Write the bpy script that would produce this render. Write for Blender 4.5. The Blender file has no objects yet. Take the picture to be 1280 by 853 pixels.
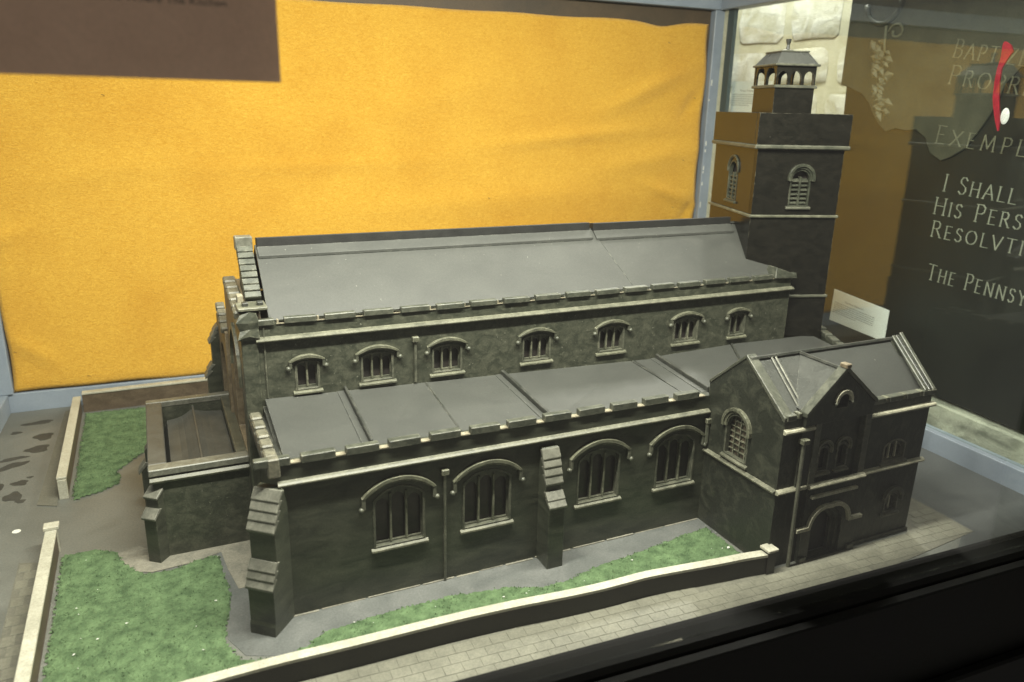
import bpy, bmesh, math, random
from mathutils import Matrix, Vector
from mathutils.geometry import tessellate_polygon
random.seed(7)
S = 0.01                                    # everything below is laid out in centimetres
sc = bpy.context.scene
COL = sc.collection

# ------------------------------------------------------------------ camera
cam_d = bpy.data.cameras.new('camera'); cam = bpy.data.objects.new('camera', cam_d); COL.objects.link(cam)
def rod(w):
    th = w.length; k = w / th
    return Matrix.Rotation(th, 3, k)
Rw = rod(Vector((1.83492869, -0.38897238, 0.31999137)))      # world -> camera (x right, y down, z forward)
right, down, fwd = Vector(Rw[0]), Vector(Rw[1]), Vector(Rw[2])
mw = Matrix.Identity(4)
CC = Vector((-10.2755, -81.4878, 58.0934)) * S
for i in range(3):
    mw[i][0] = right[i]; mw[i][1] = -down[i]; mw[i][2] = -fwd[i]; mw[i][3] = CC[i]
cam.matrix_world = mw
cam_d.sensor_width = 36; cam_d.lens = 971.2 / 1280 * 36
cam_d.clip_start = 0.01; cam_d.clip_end = 60
cam_d.dof.use_dof = True; cam_d.dof.focus_distance = 1.12; cam_d.dof.aperture_fstop = 5.0
sc.camera = cam

# ------------------------------------------------------------------ world, lamps, exposure
wd = bpy.data.worlds.new('World'); sc.world = wd; wd.use_nodes = True
wd.node_tree.nodes['Background'].inputs[0].default_value = (1.0, 0.95, 0.86, 1)
wd.node_tree.nodes['Background'].inputs[1].default_value = 0.17
def area(name, loc, target, sx, sy, power, color):
    l = bpy.data.lights.new(name, 'AREA'); l.shape = 'RECTANGLE'; l.size = sx * S; l.size_y = sy * S
    l.energy = power; l.color = color
    o = bpy.data.objects.new(name, l); COL.objects.link(o); o.location = Vector(loc) * S
    d = (Vector(target) - Vector(loc)).normalized()
    o.rotation_euler = d.to_track_quat('-Z', 'Y').to_euler()
    return o
area('case_strip_light', (36, -15.1, 96), (37, 13, 5), 124, 3.5, 46, (1.0, 0.97, 0.86))
area('wall_fill_light', (134.5, 84, 150), (151, 80, 66), 30, 8, 30, (1.0, 0.97, 0.88))  # added lamp out of view, placed to brighten only the rubble wall
sc.view_settings.view_transform = 'Standard'; sc.view_settings.look = 'None'
sc.view_settings.exposure = 0.12; sc.view_settings.gamma = 1.0
sc.render.resolution_x = 1024; sc.render.resolution_y = 682
sc.cycles.max_bounces = 8; sc.cycles.transparent_max_bounces = 12

# ------------------------------------------------------------------ materials
def newmat(name):
    m = bpy.data.materials.new(name); m.use_nodes = True
    nt = m.node_tree; return m, nt, nt.nodes['Principled BSDF']
def N(nt, t, **kw):
    n = nt.nodes.new(t)
    for k, v in kw.items(): setattr(n, k, v)
    return n
def painted(name, c1, c2, scale=(40, 40, 12), rough=0.42, rvar=0.15, wear=None, wear_r=0.0016, bump=0.25, dist=0.0004, detail=8,
            speck=None, speck_amt=0.62, mapmix=(0.35, 0.7), spec=0.5, fine=900, fine_amt=0.25, grain=0.28):
    """Brushed paint: two tones in streaky noise, worn edges, dust specks, bump."""
    m, nt, b = newmat(name); L = nt.links.new
    tc = N(nt, 'ShaderNodeTexCoord'); geo = N(nt, 'ShaderNodeNewGeometry')
    mp = N(nt, 'ShaderNodeMapping'); mp.inputs['Scale'].default_value = scale
    L(geo.outputs['Position'], mp.inputs['Vector'])
    n1 = N(nt, 'ShaderNodeTexNoise'); n1.inputs['Scale'].default_value = 1.0; n1.inputs['Detail'].default_value = detail; n1.inputs['Roughness'].default_value = 0.62
    n1.inputs['Distortion'].default_value = 0.6
    L(mp.outputs[0], n1.inputs['Vector'])
    r = N(nt, 'ShaderNodeMapRange'); r.inputs['From Min'].default_value = mapmix[0]; r.inputs['From Max'].default_value = mapmix[1]
    L(n1.outputs['Fac'], r.inputs['Value'])
    mx = N(nt, 'ShaderNodeMix', data_type='RGBA'); mx.inputs['A'].default_value = (*c1, 1); mx.inputs['B'].default_value = (*c2, 1)
    L(r.outputs[0], mx.inputs['Factor']); col = mx.outputs['Result']
    n2 = N(nt, 'ShaderNodeTexNoise'); n2.inputs['Scale'].default_value = fine; n2.inputs['Detail'].default_value = 3
    L(geo.outputs['Position'], n2.inputs['Vector'])
    if speck:
        rr = N(nt, 'ShaderNodeMapRange'); rr.inputs['From Min'].default_value = speck_amt; rr.inputs['From Max'].default_value = speck_amt + 0.06
        n3 = N(nt, 'ShaderNodeTexNoise'); n3.inputs['Scale'].default_value = 260; n3.inputs['Detail'].default_value = 5
        L(geo.outputs['Position'], n3.inputs['Vector']); L(n3.outputs['Fac'], rr.inputs['Value'])
        m2 = N(nt, 'ShaderNodeMix', data_type='RGBA'); m2.inputs['B'].default_value = (*speck, 1)
        ml = N(nt, 'ShaderNodeMath', operation='MULTIPLY'); ml.inputs[1].default_value = 0.6
        L(rr.outputs[0], ml.inputs[0]); L(col, m2.inputs['A']); L(ml.outputs[0], m2.inputs['Factor']); col = m2.outputs['Result']
    if wear:
        bv = N(nt, 'ShaderNodeBevel', samples=4); bv.inputs['Radius'].default_value = wear_r
        dt = N(nt, 'ShaderNodeVectorMath', operation='DOT_PRODUCT'); L(bv.outputs[0], dt.inputs[0]); L(geo.outputs['Normal'], dt.inputs[1])
        nw = N(nt, 'ShaderNodeTexNoise'); nw.inputs['Scale'].default_value = 90; nw.inputs['Detail'].default_value = 6
        L(geo.outputs['Position'], nw.inputs['Vector'])
        e = N(nt, 'ShaderNodeMapRange'); e.inputs['From Min'].default_value = 0.995; e.inputs['From Max'].default_value = 0.84
        L(dt.outputs['Value'], e.inputs['Value'])
        nn = N(nt, 'ShaderNodeMapRange'); nn.inputs['From Min'].default_value = 0.5; nn.inputs['From Max'].default_value = 0.6
        L(nw.outputs['Fac'], nn.inputs['Value'])
        mm = N(nt, 'ShaderNodeMath', operation='MULTIPLY'); L(e.outputs[0], mm.inputs[0]); L(nn.outputs[0], mm.inputs[1])
        m3 = N(nt, 'ShaderNodeMix', data_type='RGBA'); m3.inputs['B'].default_value = (*wear, 1)
        L(col, m3.inputs['A']); L(mm.outputs[0], m3.inputs['Factor']); col = m3.outputs['Result']
    n4 = N(nt, 'ShaderNodeTexNoise'); n4.inputs['Scale'].default_value = 380; n4.inputs['Detail'].default_value = 6; n4.inputs['Roughness'].default_value = 0.75
    L(geo.outputs['Position'], n4.inputs['Vector'])
    g4 = N(nt, 'ShaderNodeMapRange'); g4.inputs['From Min'].default_value = 0.3; g4.inputs['From Max'].default_value = 0.7; g4.inputs['To Min'].default_value = 1 - grain; g4.inputs['To Max'].default_value = 1 + grain
    L(n4.outputs['Fac'], g4.inputs['Value'])
    sm = N(nt, 'ShaderNodeVectorMath', operation='SCALE'); L(col, sm.inputs[0]); L(g4.outputs[0], sm.inputs['Scale']); col = sm.outputs[0]
    L(col, b.inputs['Base Color'])
    rg = N(nt, 'ShaderNodeMapRange'); rg.inputs['To Min'].default_value = rough - rvar; rg.inputs['To Max'].default_value = rough + rvar
    L(n1.outputs['Fac'], rg.inputs['Value']); L(rg.outputs[0], b.inputs['Roughness'])
    ad = N(nt, 'ShaderNodeMath', operation='MULTIPLY_ADD'); ad.inputs[1].default_value = fine_amt
    L(n2.outputs['Fac'], ad.inputs[0]); L(n1.outputs['Fac'], ad.inputs[2])
    bp = N(nt, 'ShaderNodeBump'); bp.inputs['Strength'].default_value = bump; bp.inputs['Distance'].default_value = dist * 4
    L(ad.outputs[0], bp.inputs['Height']); L(bp.outputs[0], b.inputs['Normal'])
    b.inputs['Specular IOR Level'].default_value = spec
    return m
EDGE = (0.26, 0.25, 0.18)
M = {}
M['wall'] = painted('dark_wall_paint', (0.023, 0.026, 0.018), (0.060, 0.063, 0.043), (22, 22, 60), 0.40, 0.12, wear=(0.12, 0.12, 0.085), speck=(0.16, 0.16, 0.12), speck_amt=0.70, bump=0.35)
M['clere'] = painted('mottled_wall_paint', (0.029, 0.032, 0.022), (0.085, 0.086, 0.06), (70, 70, 95), 0.42, 0.12, wear=(0.16, 0.16, 0.11), speck=(0.22, 0.22, 0.17), speck_amt=0.68, mapmix=(0.4, 0.82), bump=0.35)
M['porch'] = painted('porch_wall_paint', (0.018, 0.020, 0.014), (0.062, 0.064, 0.044), (90, 45, 55), 0.44, 0.12, wear=(0.1, 0.1, 0.07), mapmix=(0.48, 0.8), bump=0.4)
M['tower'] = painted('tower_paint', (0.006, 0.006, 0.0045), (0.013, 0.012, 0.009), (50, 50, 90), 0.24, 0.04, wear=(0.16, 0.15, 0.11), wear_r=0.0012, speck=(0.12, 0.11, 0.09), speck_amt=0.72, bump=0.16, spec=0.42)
M['trim'] = painted('worn_trim_paint', (0.065, 0.066, 0.045), (0.15, 0.147, 0.105), (60, 60, 60), 0.5, 0.12, wear=(0.30, 0.28, 0.2), bump=0.2)
M['ptrim'] = painted('brightened_porch_trim', (0.22, 0.215, 0.155), (0.42, 0.40, 0.30), (60, 60, 60), 0.5, 0.12, wear=(0.5, 0.47, 0.36), bump=0.2)  # trim with extra brightness put into its colour, since the lamp misses the porch front
M['hood'] = painted('hood_mould_paint', (0.055, 0.056, 0.038), (0.14, 0.14, 0.095), (70, 70, 70), 0.45, 0.12, wear=(0.32, 0.31, 0.23), bump=0.2)
M['dtrim'] = painted('dark_trim_paint', (0.045, 0.048, 0.035), (0.10, 0.10, 0.072), (60, 60, 60), 0.42, 0.12, wear=(0.22, 0.21, 0.155), bump=0.2)
M['merlon'] = painted('parapet_paint', (0.035, 0.038, 0.028), (0.085, 0.087, 0.064), (70, 70, 70), 0.42, 0.12, wear=(0.26, 0.25, 0.19), bump=0.3)
M['notch'] = painted('worn_card', (0.16, 0.14, 0.095), (0.30, 0.27, 0.19), (120, 120, 120), 0.7, 0.1, bump=0.3)
M['roof'] = painted('lead_roof_paint', (0.050, 0.0515, 0.0465), (0.060, 0.0615, 0.055), (14, 22, 22), 0.42, 0.03, wear=(0.24, 0.24, 0.2), wear_r=0.001, speck=(0.35, 0.35, 0.3), speck_amt=0.72, bump=0.14, dist=0.0003, grain=0.14, spec=0.28)
M['roof_shiny'] = painted('glossy_lead_paint', (0.058, 0.060, 0.054), (0.075, 0.077, 0.069), (30, 30, 30), 0.28, 0.04, wear=(0.24, 0.24, 0.2), wear_r=0.001, bump=0.25)
M['roof_brown'] = painted('brown_card_roof', (0.050, 0.050, 0.042), (0.08, 0.079, 0.066), (30, 30, 30), 0.55, 0.1, bump=0.2)
M['roof_edge'] = painted('dark_roof_edge', (0.02, 0.022, 0.018), (0.05, 0.05, 0.042), (60, 60, 60), 0.4, 0.1, wear=(0.2, 0.2, 0.16), wear_r=0.001)
M['stonebrown'] = painted('brown_west_front', (0.10, 0.075, 0.045), (0.20, 0.16, 0.10), (60, 60, 60), 0.55, 0.1, wear=(0.3, 0.26, 0.18))
M['tile'] = painted('coping_tile_paint', (0.07, 0.067, 0.048), (0.15, 0.14, 0.10), (80, 80, 80), 0.5, 0.12, wear=(0.28, 0.26, 0.2))
M['coping_lt'] = painted('grey_coping', (0.08, 0.08, 0.062), (0.15, 0.147, 0.118), (60, 60, 60), 0.45, 0.1, wear=(0.3, 0.3, 0.24))
M['cream'] = painted('cream_wall_paint', (0.31, 0.30, 0.235), (0.42, 0.405, 0.325), (30, 30, 30), 0.5, 0.1, wear=(0.3, 0.22, 0.12), wear_r=0.0008, bump=0.15)
M['gbrown'] = painted('brown_wall_side', (0.06, 0.042, 0.026), (0.11, 0.08, 0.05), (30, 30, 60), 0.5, 0.1)
M['gdark'] = painted('dark_wall_side', (0.012, 0.011, 0.008), (0.02, 0.018, 0.012), (20, 20, 40), 0.45, 0.1)
M['asphalt'] = painted('asphalt_card', (0.092, 0.096, 0.084), (0.14, 0.142, 0.124), (9, 9, 9), 0.5, 0.12, speck=(0.2, 0.2, 0.17), speck_amt=0.73, bump=0.25)
M['asphalt_blue'] = painted('blue_grey_road', (0.060, 0.064, 0.062), (0.085, 0.09, 0.086), (14, 14, 14), 0.45, 0.12, speck=(0.2, 0.2, 0.18), speck_amt=0.74, bump=0.2)
M['path'] = painted('footpath_card', (0.078, 0.083, 0.078), (0.12, 0.123, 0.115), (20, 20, 20), 0.55, 0.1, speck=(0.25, 0.24, 0.2), speck_amt=0.7, bump=0.3)
M['soil'] = painted('soil_band', (0.13, 0.125, 0.10), (0.22, 0.205, 0.16), (40, 40, 40), 0.8, 0.1, bump=0.5, dist=0.0008)
M['stain'] = painted('oily_stain', (0.022, 0.022, 0.018), (0.045, 0.045, 0.037), (60, 60, 60), 0.6, 0.1)
M['slab'] = painted('paving_card', (0.115, 0.112, 0.085), (0.165, 0.16, 0.122), (16, 16, 16), 0.55, 0.1, speck=(0.18, 0.17, 0.13), speck_amt=0.68, bump=0.2)
M['joint'] = painted('paving_joint', (0.10, 0.097, 0.074), (0.135, 0.13, 0.10), (40, 40, 40), 0.7, 0.1)
M['blue'] = painted('blue_grey_frame_paint', (0.19, 0.225, 0.27), (0.26, 0.30, 0.345), (8, 8, 8), 0.42, 0.1, wear=(0.4, 0.42, 0.42), wear_r=0.0008, bump=0.1, grain=0.08)
M['teal'] = painted('dark_teal_strip', (0.035, 0.055, 0.055), (0.05, 0.07, 0.07), (20, 20, 20), 0.5, 0.1)
M['caulk'] = painted('cream_seal', (0.42, 0.42, 0.30), (0.55, 0.54, 0.40), (40, 40, 40), 0.6, 0.1)
M['black'] = painted('black_cabinet_paint', (0.004, 0.004, 0.0035), (0.008, 0.008, 0.006), (14, 14, 14), 0.6, 0.08, spec=0.15)
M['brownboard'] = painted('brown_backing_board', (0.05, 0.035, 0.018), (0.09, 0.06, 0.03), (8, 8, 8), 0.6, 0.1)
M['placard'] = painted('mauve_brown_card', (0.80, 0.50, 0.36), (0.88, 0.56, 0.41), (40, 40, 40), 0.8, 0.05, bump=0.15, fine=2500, grain=0.08)
M['ink'] = painted('dark_ink', (0.045, 0.03, 0.025), (0.06, 0.04, 0.03), (40, 40, 40), 0.7, 0.05)
M['greyink'] = painted('grey_ink', (0.34, 0.35, 0.35), (0.46, 0.47, 0.47), (900, 900, 900), 0.7, 0.05)
M['paper'] = painted('white_paper', (0.80, 0.82, 0.83), (0.86, 0.87, 0.87), (20, 20, 20), 0.6, 0.05, bump=0.05, grain=0.08)
M['slate'] = painted('dark_slate', (0.010, 0.0115, 0.009), (0.019, 0.021, 0.016), (6, 6, 6), 0.45, 0.12, bump=0.15, grain=0.08)
M['slate2'] = painted('paler_slate', (0.05, 0.052, 0.038), (0.085, 0.085, 0.06), (14, 14, 14), 0.5, 0.1, bump=0.35)
M['letter'] = painted('carved_letter_fill', (0.24, 0.245, 0.2), (0.34, 0.34, 0.28), (40, 40, 40), 0.7, 0.1)
M['carve'] = painted('carved_relief', (0.13, 0.125, 0.085), (0.22, 0.21, 0.145), (60, 60, 60), 0.6, 0.1, bump=0.3)
M['stone'] = painted('cream_rubble_stone', (0.54, 0.51, 0.37), (0.86, 0.85, 0.79), (14, 14, 14), 0.8, 0.1, bump=0.9, dist=0.003)
M['marble'] = painted('veined_marble', (0.20, 0.205, 0.17), (0.62, 0.62, 0.53), (16, 10, 26), 0.5, 0.1, mapmix=(0.36, 0.6), bump=0.2, detail=4)
M['mortar'] = painted('ochre_mortar', (0.50, 0.47, 0.33), (0.68, 0.65, 0.50), (10, 10, 10), 0.9, 0.05, bump=0.5, dist=0.002)
M['red'] = painted('red_reflection', (0.30, 0.005, 0.02), (0.42, 0.012, 0.035), (40, 40, 40), 0.5, 0.1)  # red of a reflection, given to a solid shape
M['white'] = painted('white_reflection', (0.8, 0.78, 0.8), (0.85, 0.83, 0.85), (40, 40, 40), 0.6, 0.1)  # white spot of the same reflection
M['fleck'] = painted('pale_flecks', (0.55, 0.55, 0.5), (0.7, 0.7, 0.62), (40, 40, 40), 0.7, 0.1)

def grass_mat():
    m, nt, b = newmat('flocked_grass'); L = nt.links.new
    geo = N(nt, 'ShaderNodeNewGeometry')
    a = N(nt, 'ShaderNodeTexNoise'); a.inputs['Scale'].default_value = 60; a.inputs['Detail'].default_value = 9; a.inputs['Roughness'].default_value = 0.7
    c = N(nt, 'ShaderNodeTexNoise'); c.inputs['Scale'].default_value = 420; c.inputs['Detail'].default_value = 6; c.inputs['Roughness'].default_value = 0.7
    for n in (a, c): L(geo.outputs['Position'], n.inputs['Vector'])
    r = N(nt, 'ShaderNodeValToRGB'); L(a.outputs['Fac'], r.inputs[0])
    r.color_ramp.elements[0].position = 0.33; r.color_ramp.elements[0].color = (0.048, 0.08, 0.038, 1)
    r.color_ramp.elements[1].position = 0.66; r.color_ramp.elements[1].color = (0.125, 0.19, 0.092, 1)
    d = N(nt, 'ShaderNodeMapRange'); d.inputs['From Min'].default_value = 0.55; d.inputs['From Max'].default_value = 0.66
    L(c.outputs['Fac'], d.inputs['Value'])
    mx = N(nt, 'ShaderNodeMix', data_type='RGBA'); mx.inputs['B'].default_value = (0.04, 0.045, 0.022, 1)
    ml = N(nt, 'ShaderNodeMath', operation='MULTIPLY'); ml.inputs[1].default_value = 0.7
    L(d.outputs[0], ml.inputs[0]); L(r.outputs[0], mx.inputs['A']); L(ml.outputs[0], mx.inputs['Factor'])
    L(mx.outputs['Result'], b.inputs['Base Color']); b.inputs['Roughness'].default_value = 0.95
    b.inputs['Specular IOR Level'].default_value = 0.1
    bp = N(nt, 'ShaderNodeBump'); bp.inputs['Strength'].default_value = 0.7; bp.inputs['Distance'].default_value = 0.002
    L(c.outputs['Fac'], bp.inputs['Height']); L(bp.outputs[0], b.inputs['Normal'])
    return m
M['grass'] = grass_mat()
def felt_mat():
    m, nt, b = newmat('yellow_felt'); L = nt.links.new
    geo = N(nt, 'ShaderNodeNewGeometry')
    mp = N(nt, 'ShaderNodeMapping'); mp.inputs['Scale'].default_value = (1, 1, 2.2); mp.inputs['Rotation'].default_value = (0, 0.5, 0)
    L(geo.outputs['Position'], mp.inputs['Vector'])
    a = N(nt, 'ShaderNodeTexNoise'); a.inputs['Scale'].default_value = 160; a.inputs['Detail'].default_value = 8; a.inputs['Roughness'].default_value = 0.75; a.inputs['Distortion'].default_value = 1.2
    c = N(nt, 'ShaderNodeTexNoise'); c.inputs['Scale'].default_value = 5; c.inputs['Detail'].default_value = 4
    L(mp.outputs[0], a.inputs['Vector']); L(geo.outputs['Position'], c.inputs['Vector'])
    mx = N(nt, 'ShaderNodeMix', data_type='RGBA'); mx.inputs['A'].default_value = (0.57, 0.295, 0.026, 1); mx.inputs['B'].default_value = (0.74, 0.44, 0.064, 1)
    r = N(nt, 'ShaderNodeMapRange'); r.inputs['From Min'].default_value = 0.37; r.inputs['From Max'].default_value = 0.63
    L(a.outputs['Fac'], r.inputs['Value']); L(r.outputs[0], mx.inputs['Factor'])
    m2 = N(nt, 'ShaderNodeMix', data_type='RGBA', blend_type='MULTIPLY'); m2.inputs['B'].default_value = (0.90, 0.84, 0.75, 1)
    r2 = N(nt, 'ShaderNodeMapRange'); r2.inputs['From Min'].default_value = 0.45; r2.inputs['From Max'].default_value = 0.7
    L(c.outputs['Fac'], r2.inputs['Value']); L(r2.outputs[0], m2.inputs['Factor']); L(mx.outputs['Result'], m2.inputs['A'])
    L(m2.outputs['Result'], b.inputs['Base Color']); b.inputs['Roughness'].default_value = 0.95; b.inputs['Specular IOR Level'].default_value = 0.1
    b.inputs['Sheen Weight'].default_value = 0.2
    bp = N(nt, 'ShaderNodeBump'); bp.inputs['Strength'].default_value = 0.8; bp.inputs['Distance'].default_value = 0.0028
    L(a.outputs['Fac'], bp.inputs['Height']); L(bp.outputs[0], b.inputs['Normal'])
    return m
M['felt'] = felt_mat()
def glass_mat(name, ior, tint, dark=None, boost=1.0):
    m = bpy.data.materials.new(name); m.use_nodes = True; nt = m.node_tree; nt.nodes.clear(); L = nt.links.new
    out = N(nt, 'ShaderNodeOutputMaterial'); mix = N(nt, 'ShaderNodeMixShader')
    t = N(nt, 'ShaderNodeBsdfTransparent'); t.inputs[0].default_value = (*tint, 1)
    g = N(nt, 'ShaderNodeBsdfGlossy'); g.inputs['Roughness'].default_value = 0.0
    f = N(nt, 'ShaderNodeFresnel'); f.inputs['IOR'].default_value = ior
    gg = N(nt, 'ShaderNodeNewGeometry'); mi = N(nt, 'ShaderNodeMix'); mi.inputs[2].default_value = ior; mi.inputs[3].default_value = 1/ior
    L(gg.outputs['Backfacing'], mi.inputs[0]); L(mi.outputs[0], f.inputs['IOR'])      # thin pane: no total reflection at its back face
    mu = N(nt, 'ShaderNodeMath', operation='MULTIPLY'); mu.inputs[1].default_value = boost; mu.use_clamp = True
    L(f.outputs[0], mu.inputs[0]); L(mu.outputs[0], mix.inputs[0]); L(t.outputs[0], mix.inputs[1]); L(g.outputs[0], mix.inputs[2]); L(mix.outputs[0], out.inputs[0])
    return m
M['glass'] = glass_mat('case_glass', 1.5, (0.97, 0.985, 0.97), boost=0.9)
M['glass_side'] = glass_mat('side_glass', 1.5, (0.95, 0.975, 0.95), boost=1.4)
def pane_mat():
    m, nt, b = newmat('dark_window_glaze'); L = nt.links.new
    geo = N(nt, 'ShaderNodeNewGeometry'); a = N(nt, 'ShaderNodeTexNoise'); a.inputs['Scale'].default_value = 120; a.inputs['Detail'].default_value = 5
    L(geo.outputs['Position'], a.inputs['Vector'])
    mx = N(nt, 'ShaderNodeMix', data_type='RGBA'); mx.inputs['A'].default_value = (0.012, 0.011, 0.012, 1); mx.inputs['B'].default_value = (0.05, 0.042, 0.036, 1)
    L(a.outputs['Fac'], mx.inputs['Factor']); L(mx.outputs['Result'], b.inputs['Base Color']); b.inputs['Roughness'].default_value = 0.3
    return m
M['pane'] = pane_mat()
M['pane_brown'] = painted('brown_window_glaze', (0.05, 0.04, 0.03), (0.12, 0.095, 0.065), (150, 150, 150), 0.45, 0.1)
M['blacksoft'] = painted('black_soft', (0.008, 0.008, 0.007), (0.014, 0.014, 0.012), (40, 40, 40), 0.6, 0.1)

# ------------------------------------------------------------------ builders
WL = {}
def wloc(o): return WL.get(o.name, Vector((0, 0, 0)))
def put(o, parent, loc):
    COL.objects.link(o); WL[o.name] = Vector(loc)
    if parent: o.parent = parent; o.location = (Vector(loc) - wloc(parent)) * S
    else: o.location = Vector(loc) * S
def empty(name, loc, label, cat, group=None):
    o = bpy.data.objects.new(name, None); o.empty_display_size = 0.02; put(o, None, loc)
    o['label'] = label; o['category'] = cat
    if group: o['group'] = group
    return o
def tag(o, label=None, cat=None, group=None, kind=None):
    for k, v in (('label', label), ('category', cat), ('group', group), ('kind', kind)):
        if v: o[k] = v
    return o
class MB:
    def __init__(s, F=None): s.v = []; s.f = []; s.F = F or Matrix.Identity(4)
    def add(s, vs, fs):
        n = len(s.v); s.v += [s.F @ Vector(p) for p in vs]; s.f += [tuple(i + n for i in f) for f in fs]; return s
    def box(s, x0, x1, y0, y1, z0, z1):
        return s.add([(x0,y0,z0),(x1,y0,z0),(x1,y1,z0),(x0,y1,z0),(x0,y0,z1),(x1,y0,z1),(x1,y1,z1),(x0,y1,z1)],
                     [(0,3,2,1),(4,5,6,7),(0,1,5,4),(1,2,6,5),(2,3,7,6),(3,0,4,7)])
    def hexa(s, p):   # 8 corners, bottom ring then top ring
        return s.add(p, [(0,3,2,1),(4,5,6,7),(0,1,5,4),(1,2,6,5),(2,3,7,6),(3,0,4,7)])
    def prism(s, poly, a, b, ax='z'):
        """polygon extruded along an axis; poly coords are the other two axes in order"""
        mk = {'z': lambda p, t: (p[0], p[1], t), 'y': lambda p, t: (p[0], t, p[1]), 'x': lambda p, t: (t, p[0], p[1])}[ax]
        n = len(poly); vs = [mk(p, a) for p in poly] + [mk(p, b) for p in poly]
        tri = tessellate_polygon([[Vector((p[0], p[1], 0)) for p in poly]])
        fs = [tuple(t) for t in tri] + [tuple(i + n for i in reversed(t)) for t in tri]
        fs += [(i, (i + 1) % n, n + (i + 1) % n, n + i) for i in range(n)]
        return s.add(vs, fs)
    def panel(s, outer, holes, w0, w1):
        """local frame u,v in plane, w out; holes cut through"""
        loops = [outer] + holes; flat = [p for l in loops for p in l]; n = len(flat)
        tri = tessellate_polygon([[Vector((p[0], p[1], 0)) for p in l] for l in loops])
        vs = [(p[0], p[1], w0) for p in flat] + [(p[0], p[1], w1) for p in flat]
        fs = [tuple(t) for t in tri] + [tuple(i + n for i in t) for t in tri]
        k = 0
        for l in loops:
            m = len(l)
            fs += [(k + i, k + (i + 1) % m, n + k + (i + 1) % m, n + k + i) for i in range(m)]; k += m
        return s.add(vs, fs)
    def tube(s, pts, r, n=8):
        pts = [Vector(p) for p in pts]; rings = []
        for i, p in enumerate(pts):
            d = (pts[min(i+1, len(pts)-1)] - pts[max(i-1, 0)]).normalized()
            a = Vector((0,0,1)) if abs(d.z) < 0.9 else Vector((1,0,0)); u = d.cross(a).normalized(); w = d.cross(u)
            rr = r[i] if isinstance(r, (list, tuple)) else r
            rings.append([p + (u * math.cos(2*math.pi*k/n) + w * math.sin(2*math.pi*k/n)) * rr for k in range(n)])
        vs = [q for g in rings for q in g]; fs = []
        for i in range(len(pts) - 1):
            for k in range(n): fs.append((i*n+k, i*n+(k+1)%n, (i+1)*n+(k+1)%n, (i+1)*n+k))
        fs.append(tuple(range(n))); fs.append(tuple((len(pts)-1)*n + k for k in reversed(range(n))))
        return s.add(vs, fs)
    def ball(s, c, r, n=8, m=6, sq=(1,1,1)):
        vs = []; fs = []
        for j in range(m + 1):
            t = math.pi * j / m
            for k in range(n): vs.append((c[0] + r*sq[0]*math.sin(t)*math.cos(2*math.pi*k/n), c[1] + r*sq[1]*math.sin(t)*math.sin(2*math.pi*k/n), c[2] + r*sq[2]*math.cos(t)))
        for j in range(m):
            for k in range(n): fs.append((j*n+k, j*n+(k+1)%n, (j+1)*n+(k+1)%n, (j+1)*n+k))
        return s.add(vs, fs)
    def mesh(s, name, mat, org, bevel=0, smooth=False):
        me = bpy.data.meshes.new(name)
        me.from_pydata([(v - org) * S for v in s.v], [], s.f)
        bm = bmesh.new(); bm.from_mesh(me)
        bmesh.ops.remove_doubles(bm, verts=bm.verts, dist=1e-6)
        bmesh.ops.recalc_face_normals(bm, faces=bm.faces)
        if bevel:
            es = [e for e in bm.edges if len(e.link_faces) == 2 and e.calc_face_angle(0) > 0.5]
            bmesh.ops.bevel(bm, geom=es, offset=bevel * S, segments=1, affect='EDGES', profile=0.5, clamp_overlap=True)
        bm.to_mesh(me); bm.free()
        if smooth: me.polygons.foreach_set('use_smooth', [True] * len(me.polygons))
        me.materials.append(mat); return me
    def build(s, name, mat, parent=None, bevel=0, smooth=False):
        lo = [min(v[i] for v in s.v) for i in range(3)]; hi = [max(v[i] for v in s.v) for i in range(3)]
        org = Vector(((lo[0]+hi[0])/2, (lo[1]+hi[1])/2, lo[2]))
        o = bpy.data.objects.new(name, s.mesh(name, mat, org, bevel, smooth)); put(o, parent, org); return o
def dup(o, loc, parent, rot=None):
    c = o.copy(); COL.objects.link(c); WL[c.name] = Vector(loc); c.parent = parent
    c.location = (Vector(loc) - wloc(parent)) * S
    if rot: c.rotation_euler = rot
    return c
def frame(origin, uaxis, waxis):
    """local x=u (along wall, viewer's right), y=v (up), z=w (outward)"""
    u = Vector(uaxis).normalized(); w = Vector(waxis).normalized(); v = w.cross(u)
    m = Matrix.Identity(4)
    for i in range(3): m[i][0] = u[i]; m[i][1] = v[i]; m[i][2] = w[i]; m[i][3] = origin[i]
    return m
def southF(y): return frame((0, y, 0), (1,0,0), (0,-1,0))
def westF(x): return frame((x, 0, 0), (0,-1,0), (-1,0,0))       # u = -y
def arc(u0, u1, vs, rise, n=12, kind='seg'):
    """left -> right over the top"""
    h = (u1-u0)/2; c = (u0+u1)/2
    if kind == 'seg':
        r = (h*h + rise*rise)/(2*rise); cv = vs + rise - r; a = math.asin(min(1, h/r)); a = a if rise <= h else math.pi - a
        return [(c + r*math.sin(-a + 2*a*i/n), cv + r*math.cos(-a + 2*a*i/n)) for i in range(n+1)]
    r = (h*h + rise*rise)/(2*h); A = math.atan2(rise, r-h); m = n//2
    L = [(u0 + r - r*math.cos(A*i/m), vs + r*math.sin(A*i/m)) for i in range(m+1)]
    return L + [(2*c - p[0], p[1]) for p in reversed(L[:-1])]
def opening(u0, u1, v0, vs, rise, n=12, kind='seg'):
    return [(u1, v0), (u0, v0)][::-1][:1] + [] if False else [(u0, v0)] + arc(u0, u1, vs, rise, n, kind) + [(u1, v0)]
def ring(a_out, a_in): return a_out + list(reversed(a_in))

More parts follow.
